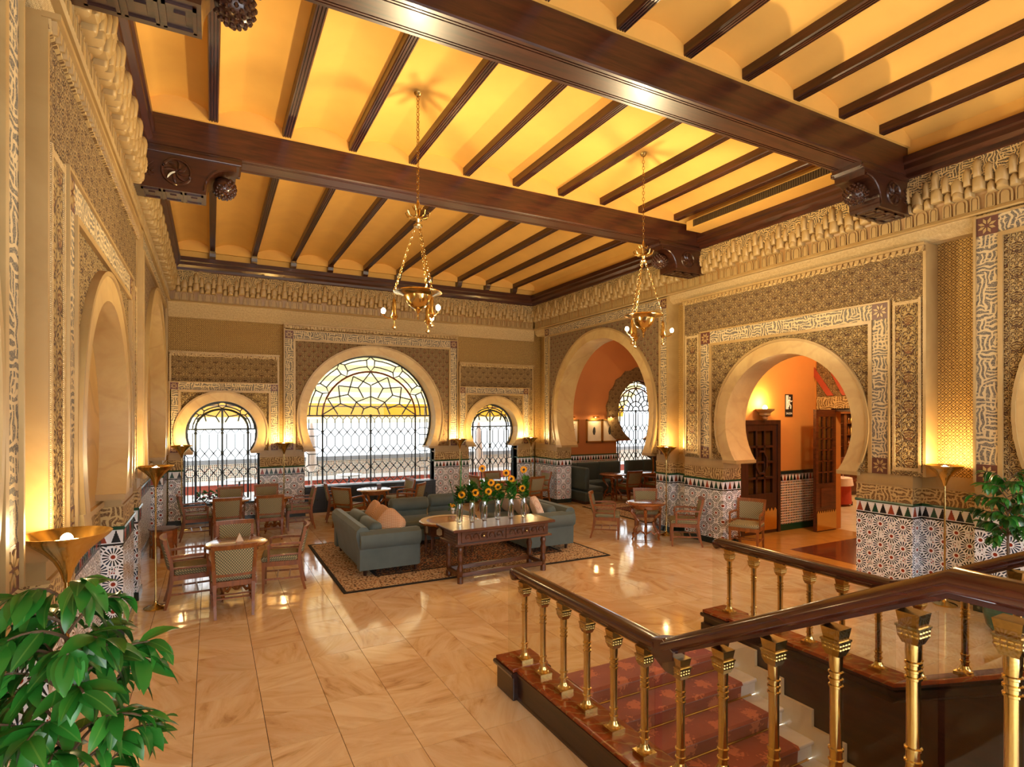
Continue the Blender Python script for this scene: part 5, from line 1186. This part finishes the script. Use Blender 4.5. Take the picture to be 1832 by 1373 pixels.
# ---- inlaid coffee table, its small bouquet, and the niche stool
ct = thing('coffee_table', 'round inlaid coffee table with arcaded legs between the sofas', 'table', (3.33 * K, 8.42 * K, .016))
MB().lathe([(.01, .54), (.50, .54), (.53, .55), (.53, .575), (.51, .585), (.40, .58), (.01, .58)], 32, cap=False).build('tabletop', M['table_wood'], ct, smooth=True)
MB().lathe([(.40, .583), (.505, .587), (.505, .583)], 32, cap=False).build('ivory_inlay', M['ivory'], ct)
for i in range(8):
    a = 2 * PI * i / 8; p = MB().box(-.155, .155, -.012, .012, .36, .54).xf(Matrix.Translation((.40 * math.cos(a), .40 * math.sin(a), 0)) @ Matrix.Rotation(a + PI / 2, 4, 'Z')).build('side_panel', M['oak_dark'], ct)
    MB().prism([(-.05, .40), (0, .36 + .02), (.05, .40), (.05, .48), (0, .52), (-.05, .48)], lambda q, d_, z: (q, d_, z), -.018, -.012).xf(Matrix.Translation((.40 * math.cos(a), .40 * math.sin(a), 0)) @ Matrix.Rotation(a + PI / 2, 4, 'Z')).build('inlay', M['ivory'], p)
    a += PI / 8; MB().lathe([(.022, 0), (.028, .05), (.018, .1), (.026, .2), (.018, .3), (.026, .38)], 8, (.41 * math.cos(a), .41 * math.sin(a), 0)).build('leg', M['oak_dark'], ct, smooth=True)
bx, by, _ = fl(810, 921, .585 / K); q = thing('small_bouquet', 'small white pot of orange flowers on the coffee table', 'flowers', (bx * K, by * K, .602))
MB().lathe([(.025, 0), (.035, .05), (.04, .1), (.033, .11), (.03, .1)], 14, cap=False).build('pot', M['white_tile'], q, smooth=True); leafy(40, 16, .2).xf(Matrix.Translation((0, 0, -.16))).build('foliage', M['leaf'], q)
m = MB()
for k in range(12): m.ell((random.uniform(-.05, .05), random.uniform(-.05, .05), random.uniform(.12, .19)), (.018, .018, .014), 8, 5)
m.build('blossom', M['petal'], q)
st = thing('inlaid_stool', 'small octagonal inlaid wooden stool in the far blind niche', 'stool', kk((-.66, 10.35, 0)))
MB().lathe([(.01, .46), (.21, .46), (.23, .47), (.23, .49), (.01, .495)], 8, cap=False).build('top', M['oak_dark'], st)
for i in range(8):
    a = 2 * PI * (i + .5) / 8; X = Matrix.Translation((.185 * math.cos(a), .185 * math.sin(a), 0)) @ Matrix.Rotation(a + PI / 2, 4, 'Z')
    MB().prism([(-.077, 0), (-.045, 0), (-.045, .16), (0, .22), (.045, .16), (.045, 0), (.077, 0), (.077, .46), (-.077, .46)], ident, -.008, .008).xf(X).build('side_panel', M['table_wood'], st)

# ---- torchiere floor lamps
def make_lamp():
    t = thing('floor_lamp', 'x', 'lamp'); h = 1.81
    MB().lathe([(.001, 0), (.13, 0), (.135, .012), (.12, .022), (.05, .035), (.022, .06), (.016, .09)], 28, cap=False).build('base', M['brass'], t, smooth=True)
    MB().tube([(0, 0, .06), (0, 0, 1.56)], .012, 10).lathe([(.017, .9), (.017, .93)], 12).build('pole', M['brass'], t, smooth=True)
    prof = [(.014, 1.54), (.024, 1.57), (.035, 1.61), (.06, 1.66), (.1, 1.71), (.15, 1.755), (.195, 1.79), (.21, h), (.206, h), (.19, 1.795), (.145, 1.762), (.095, 1.718), (.055, 1.668), (.03, 1.62)]
    s = MB(); n = 40; vs = []
    for r_, z in prof:
        for i in range(n):
            a = 2 * PI * i / n; rr = r_ * (1 + (.035 if i % 2 else 0) * (1 if .03 < r_ < .18 else 0)); vs.append((rr * math.cos(a), rr * math.sin(a), z))
    s.add(vs, [(j * n + i, j * n + (i + 1) % n, (j + 1) * n + (i + 1) % n, (j + 1) * n + i) for j in range(len(prof) - 1) for i in range(n)])
    s.build('lamp_shade', M['brass'], t, smooth=True)
    MB().ell((0, 0, 1.775), (.03, .03, .035), 10, 8).build('bulb', M['bulb'], t, smooth=True)
    return t
lamp0 = make_lamp(); lu = [False]
def floor_lamp(x, y, label, w=30):
    loc = kk((x, y, 0))
    if not lu[0]: lu[0] = True; o = lamp0; o.location = loc; tag(o, label, 'lamp')
    else: o = dup(lamp0, loc, random.uniform(0, 3), label)
    lamp('torchiere_light', (0, 0, 1.85), w, (1, .70, .32), .05, o); return o
LP = 20
floor_lamp(-.63, 3.5, 'brass torchiere floor lamp behind the leafy plant on the niche side', LP)
floor_lamp(-.56, 7.6, 'brass torchiere floor lamp on the pier between two blind niches', LP)
floor_lamp(-.5, 12.5, 'brass torchiere floor lamp in the corner of the niches and windows', LP)
floor_lamp(1.34, 12.72, 'brass torchiere floor lamp before the pier by the dark cabinets', LP)
floor_lamp(5.3, 12.7, 'brass torchiere floor lamp before the pier behind the sunflowers', LP)
floor_lamp(7.28, 12.7, 'brass torchiere floor lamp in the corner by the first open arch', LP)
floor_lamp(7.36, 7.86, 'brass torchiere floor lamp on the pier between the two open arches', LP)
floor_lamp(7.5, 3.46, 'brass torchiere floor lamp beside the second arch behind the balustrade', LP)

# ---- chandeliers
def chain(m, p, q, r=.022, w=.0045):
    p, q = Vector(p), Vector(q); L_ = (q - p).length; n = max(2, int(L_ / (r * 1.7))); t = (q - p).normalized()
    u = t.cross(Vector((0, 0, 1)) if abs(t.z) < .9 else Vector((1, 0, 0))).normalized(); v_ = t.cross(u)
    for i in range(n):
        c = p + (q - p) * ((i + .5) / n); s = u if i % 2 else v_
        m.tube([c + t * math.cos(a) * r + s * math.sin(a) * r * .62 for a in [2 * PI * k / 8 for k in range(8)]], w, 4, True)
    return m
def chandelier(x, y, zr, zc, label, rot=0):
    """zr rim height, zc ceiling height, survey units"""
    t = thing('chandelier', label, 'chandelier', kk((x, y, zr)), rot); B = M['brass']; H_ = (zc - zr) * K; R = .285
    MB().lathe([(.001, -.20), (.06, -.185), (.12, -.14), (.155, -.08), (.17, -.04), (.21, -.02), (.27, -.002), (R, .0), (.28, .01), (.2, -.008), (.155, -.02), (.145, .035), (.135, .035), (.14, -.06), (.1, -.13), (.001, -.17)], 32, cap=False).build('bowl', B, t, smooth=True)
    MB().lathe([(.001, -.32), (.012, -.31), (.006, -.29), (.016, -.27), (.006, -.25), (.03, -.225), (.045, -.2), (.03, -.19)], 12, cap=False).build('finial', B, t, smooth=True)
    zc0 = .82
    MB().lathe([(.0, .78), (.05, .78), (.055, .8), (.02, .83), (.035, .87), (.02, .91), (.03, .97), (.012, 1.02), (.02, 1.06), (.006, 1.1)], 14).build('crown_stem', B, t, smooth=True)
    lv = MB()
    for i in range(8):
        a = 2 * PI * i / 8; lv.tube([(q * math.cos(a), q * math.sin(a), z) for q, z in ((.02, .9), (.07, .885), (.12, .9), (.145, .945), (.125, .96))], [.008, .012, .012, .009, .004], 5)
        lv.tube([(q * math.cos(a + .39), q * math.sin(a + .39), z) for q, z in ((.015, 1.0), (.05, .99), (.07, 1.02))], [.006, .008, .003], 5)
    lv.build('crown_leaves', M['brass_worn'], t, smooth=True)
    for i in range(3):
        a = 2 * PI * i / 3 + .5; chain(MB(), (.03 * math.cos(a), .03 * math.sin(a), .79), (.275 * math.cos(a), .275 * math.sin(a), .005)).build('chain', B, t)
    chain(MB(), (0, 0, 1.09), (0, 0, H_ - .02), .026, .005).build('chain', M['brass_worn'], t); MB().lathe([(.05, H_ - .02), (.03, H_ - .05), (.008, H_ - .06)], 14).build('ceiling_rose', M['brass_worn'], t, smooth=True)
    for i in range(3):
        a = 2 * PI * i / 3 + .5; cx, cy = .275 * math.cos(a), .275 * math.sin(a)
        p = MB().lathe([(.004, -.02), (.004, -.08), (.02, -.1), (.026, -.2), (.03, -.26), (.045, -.29), (.03, -.32), (.008, -.34), (.006, -.40), (.03, -.415), (.028, -.43), (.001, -.445)], 12, (cx, cy, 0), cap=False).build('pendant_lamp', B, t, smooth=True)
        MB().tube([(cx, cy, -.3), (cx + .07 * math.cos(a), cy + .07 * math.sin(a), -.315), (cx + .12 * math.cos(a), cy + .12 * math.sin(a), -.29), (cx + .125 * math.cos(a), cy + .125 * math.sin(a), -.26)], .007, 6).build('arm', B, p, smooth=True)
        MB().ell((cx + .125 * math.cos(a), cy + .125 * math.sin(a), -.23), (.026, .026, .034), 10, 8).build('bulb', M['bulb'], p, smooth=True)
        lamp('bulb_light', (cx + .17 * math.cos(a), cy + .17 * math.sin(a), -.23), 9, (1, .72, .36), .03, t)
    MB().ell((0, 0, -.03), (.07, .07, .04), 12, 8).build('bowl_bulb', M['bulb_soft'], t, smooth=True)
    lamp('bowl_light', (0, 0, .07), 250, (1, .79, .44), .035, t)
chandelier(1.93, 5.77, 3.49, 5.62, 'brass bowl chandelier above the niche side of the hall', .3); chandelier(4.98, 5.74, 3.49, 5.62, 'brass bowl chandelier above the arcade side of the hall', .8)
# ---- potted plants
def leaf_mesh(L_=.15, w_=.028, droop=.03):
    vs = []; n = 6
    for i in range(n + 1):
        q = i / n; y = L_ * q; ww = w_ * math.sin(PI * min(1, q * .96 + .04)) ** .75 * (1 - .25 * q); z = .01 * math.sin(q * PI) - droop * q * q
        vs += [(-ww, y, z + .3 * ww), (0, y, z), (ww, y, z + .3 * ww)]
    return MB().add(vs, [(i * 3 + j, i * 3 + j + 1, i * 3 + j + 4, i * 3 + j + 3) for i in range(n) for j in range(2)]).mesh('leaf', M['leaf'], 1, True)
LM = [leaf_mesh(.14, .032, .025), leaf_mesh(.125, .030, .035), leaf_mesh(.155, .033, .018)]
def plant(x, y, zc, rad, hz, nb, nl, label, pot, pot_h, seed, clampx):
    rnd = random.Random(seed); t = thing('potted_plant', label, 'plant', kk((x, y, 0)))
    MB().lathe([(.001, 0), (.15, 0), (.2, .06), (.23, .2), (.22, pot_h - .06), (.2, pot_h - .03), (.21, pot_h), (.19, pot_h), (.18, pot_h - .05), (.001, pot_h - .06)], 24, cap=False).build('pot', M[pot], t, smooth=True)
    MB().lathe([(.18, pot_h - .05), (.001, pot_h - .045)], 16).build('soil', M['soil'], t)
    zc *= K; rad *= K; hz *= K
    MB().tube([(0, 0, pot_h - .06), (.02, .01, zc * .5), (0, .01, zc - hz * .3)], [.02, .016, .01], 8).build('trunk', M['bark'], t, smooth=True)
    br = MB(); sites = []
    for i in range(nb):
        a = 2 * PI * i / nb + rnd.uniform(-.3, .3); zz = zc - hz * .7 + hz * 1.5 * (i * .618 % 1); rr = rad * rnd.uniform(.7, 1.05) * math.sqrt(max(.15, 1 - ((zz + .1 * hz - zc) / (hz * 1.15)) ** 2))
        p0 = Vector((0, .01, zz - .12)); p2 = Vector((rr * math.cos(a), rr * math.sin(a), zz + rnd.uniform(-.08, .05))); p1 = (p0 + p2) / 2 + Vector((0, 0, .09))
        P = [p0 * (1 - q) ** 2 + p1 * 2 * q * (1 - q) + p2 * q * q for q in [k / 8 for k in range(9)]]
        br.tube(P, [.006] * 4 + [.004] * 5, 5)
        for k in range(nl):
            q = .25 + .75 * (k + .5) / nl; f = q * 8; j = min(7, int(f)); sites.append((P[j].lerp(P[j + 1], f - j), a, q))
    br.build('branch', M['bark'], t)
    sites = [q for q in sites if clampx[0] < q[0].x / K + x < clampx[1]]; rnd.shuffle(sites); mass = MB(); n = 0
    for p, a, q in sites:
        e = (rnd.uniform(-1.2, .15), rnd.uniform(-.5, .5), a - PI / 2 + rnd.uniform(-1.2, 1.2)); s = rnd.uniform(.75, 1.1); me = LM[rnd.randrange(3)]; n += 1
        if n <= 290:
            o = link(me, 'leaf', t, p); o.rotation_euler = e; o.scale = (s, s, s)
        else:
            X = Matrix.Translation(p) @ Matrix.Rotation(e[2], 4, 'Z') @ Matrix.Rotation(e[1], 4, 'Y') @ Matrix.Rotation(e[0], 4, 'X') @ Matrix.Scale(s, 4)
            mass.add([tuple(X @ v.co) for v in me.vertices], [tuple(f.vertices) for f in me.polygons])
    if mass.v: tag(mass.build('inner_foliage', M['leaf'], t, 1, smooth=True), 'green leaves inside the crown', kind='stuff')
plant(-.42, 2.34, 1.28, .29, .52, 36, 15, 'leafy green plant beside the torchiere on the niche side', 'teal_ceramic', .4, 11, (-.72, 5))
plant(7.12, 2.72, 1.30, .33, .42, 26, 14, 'leafy green plant in teal pot behind the balustrades', 'teal_ceramic', .42, 23, (0, 7.5))
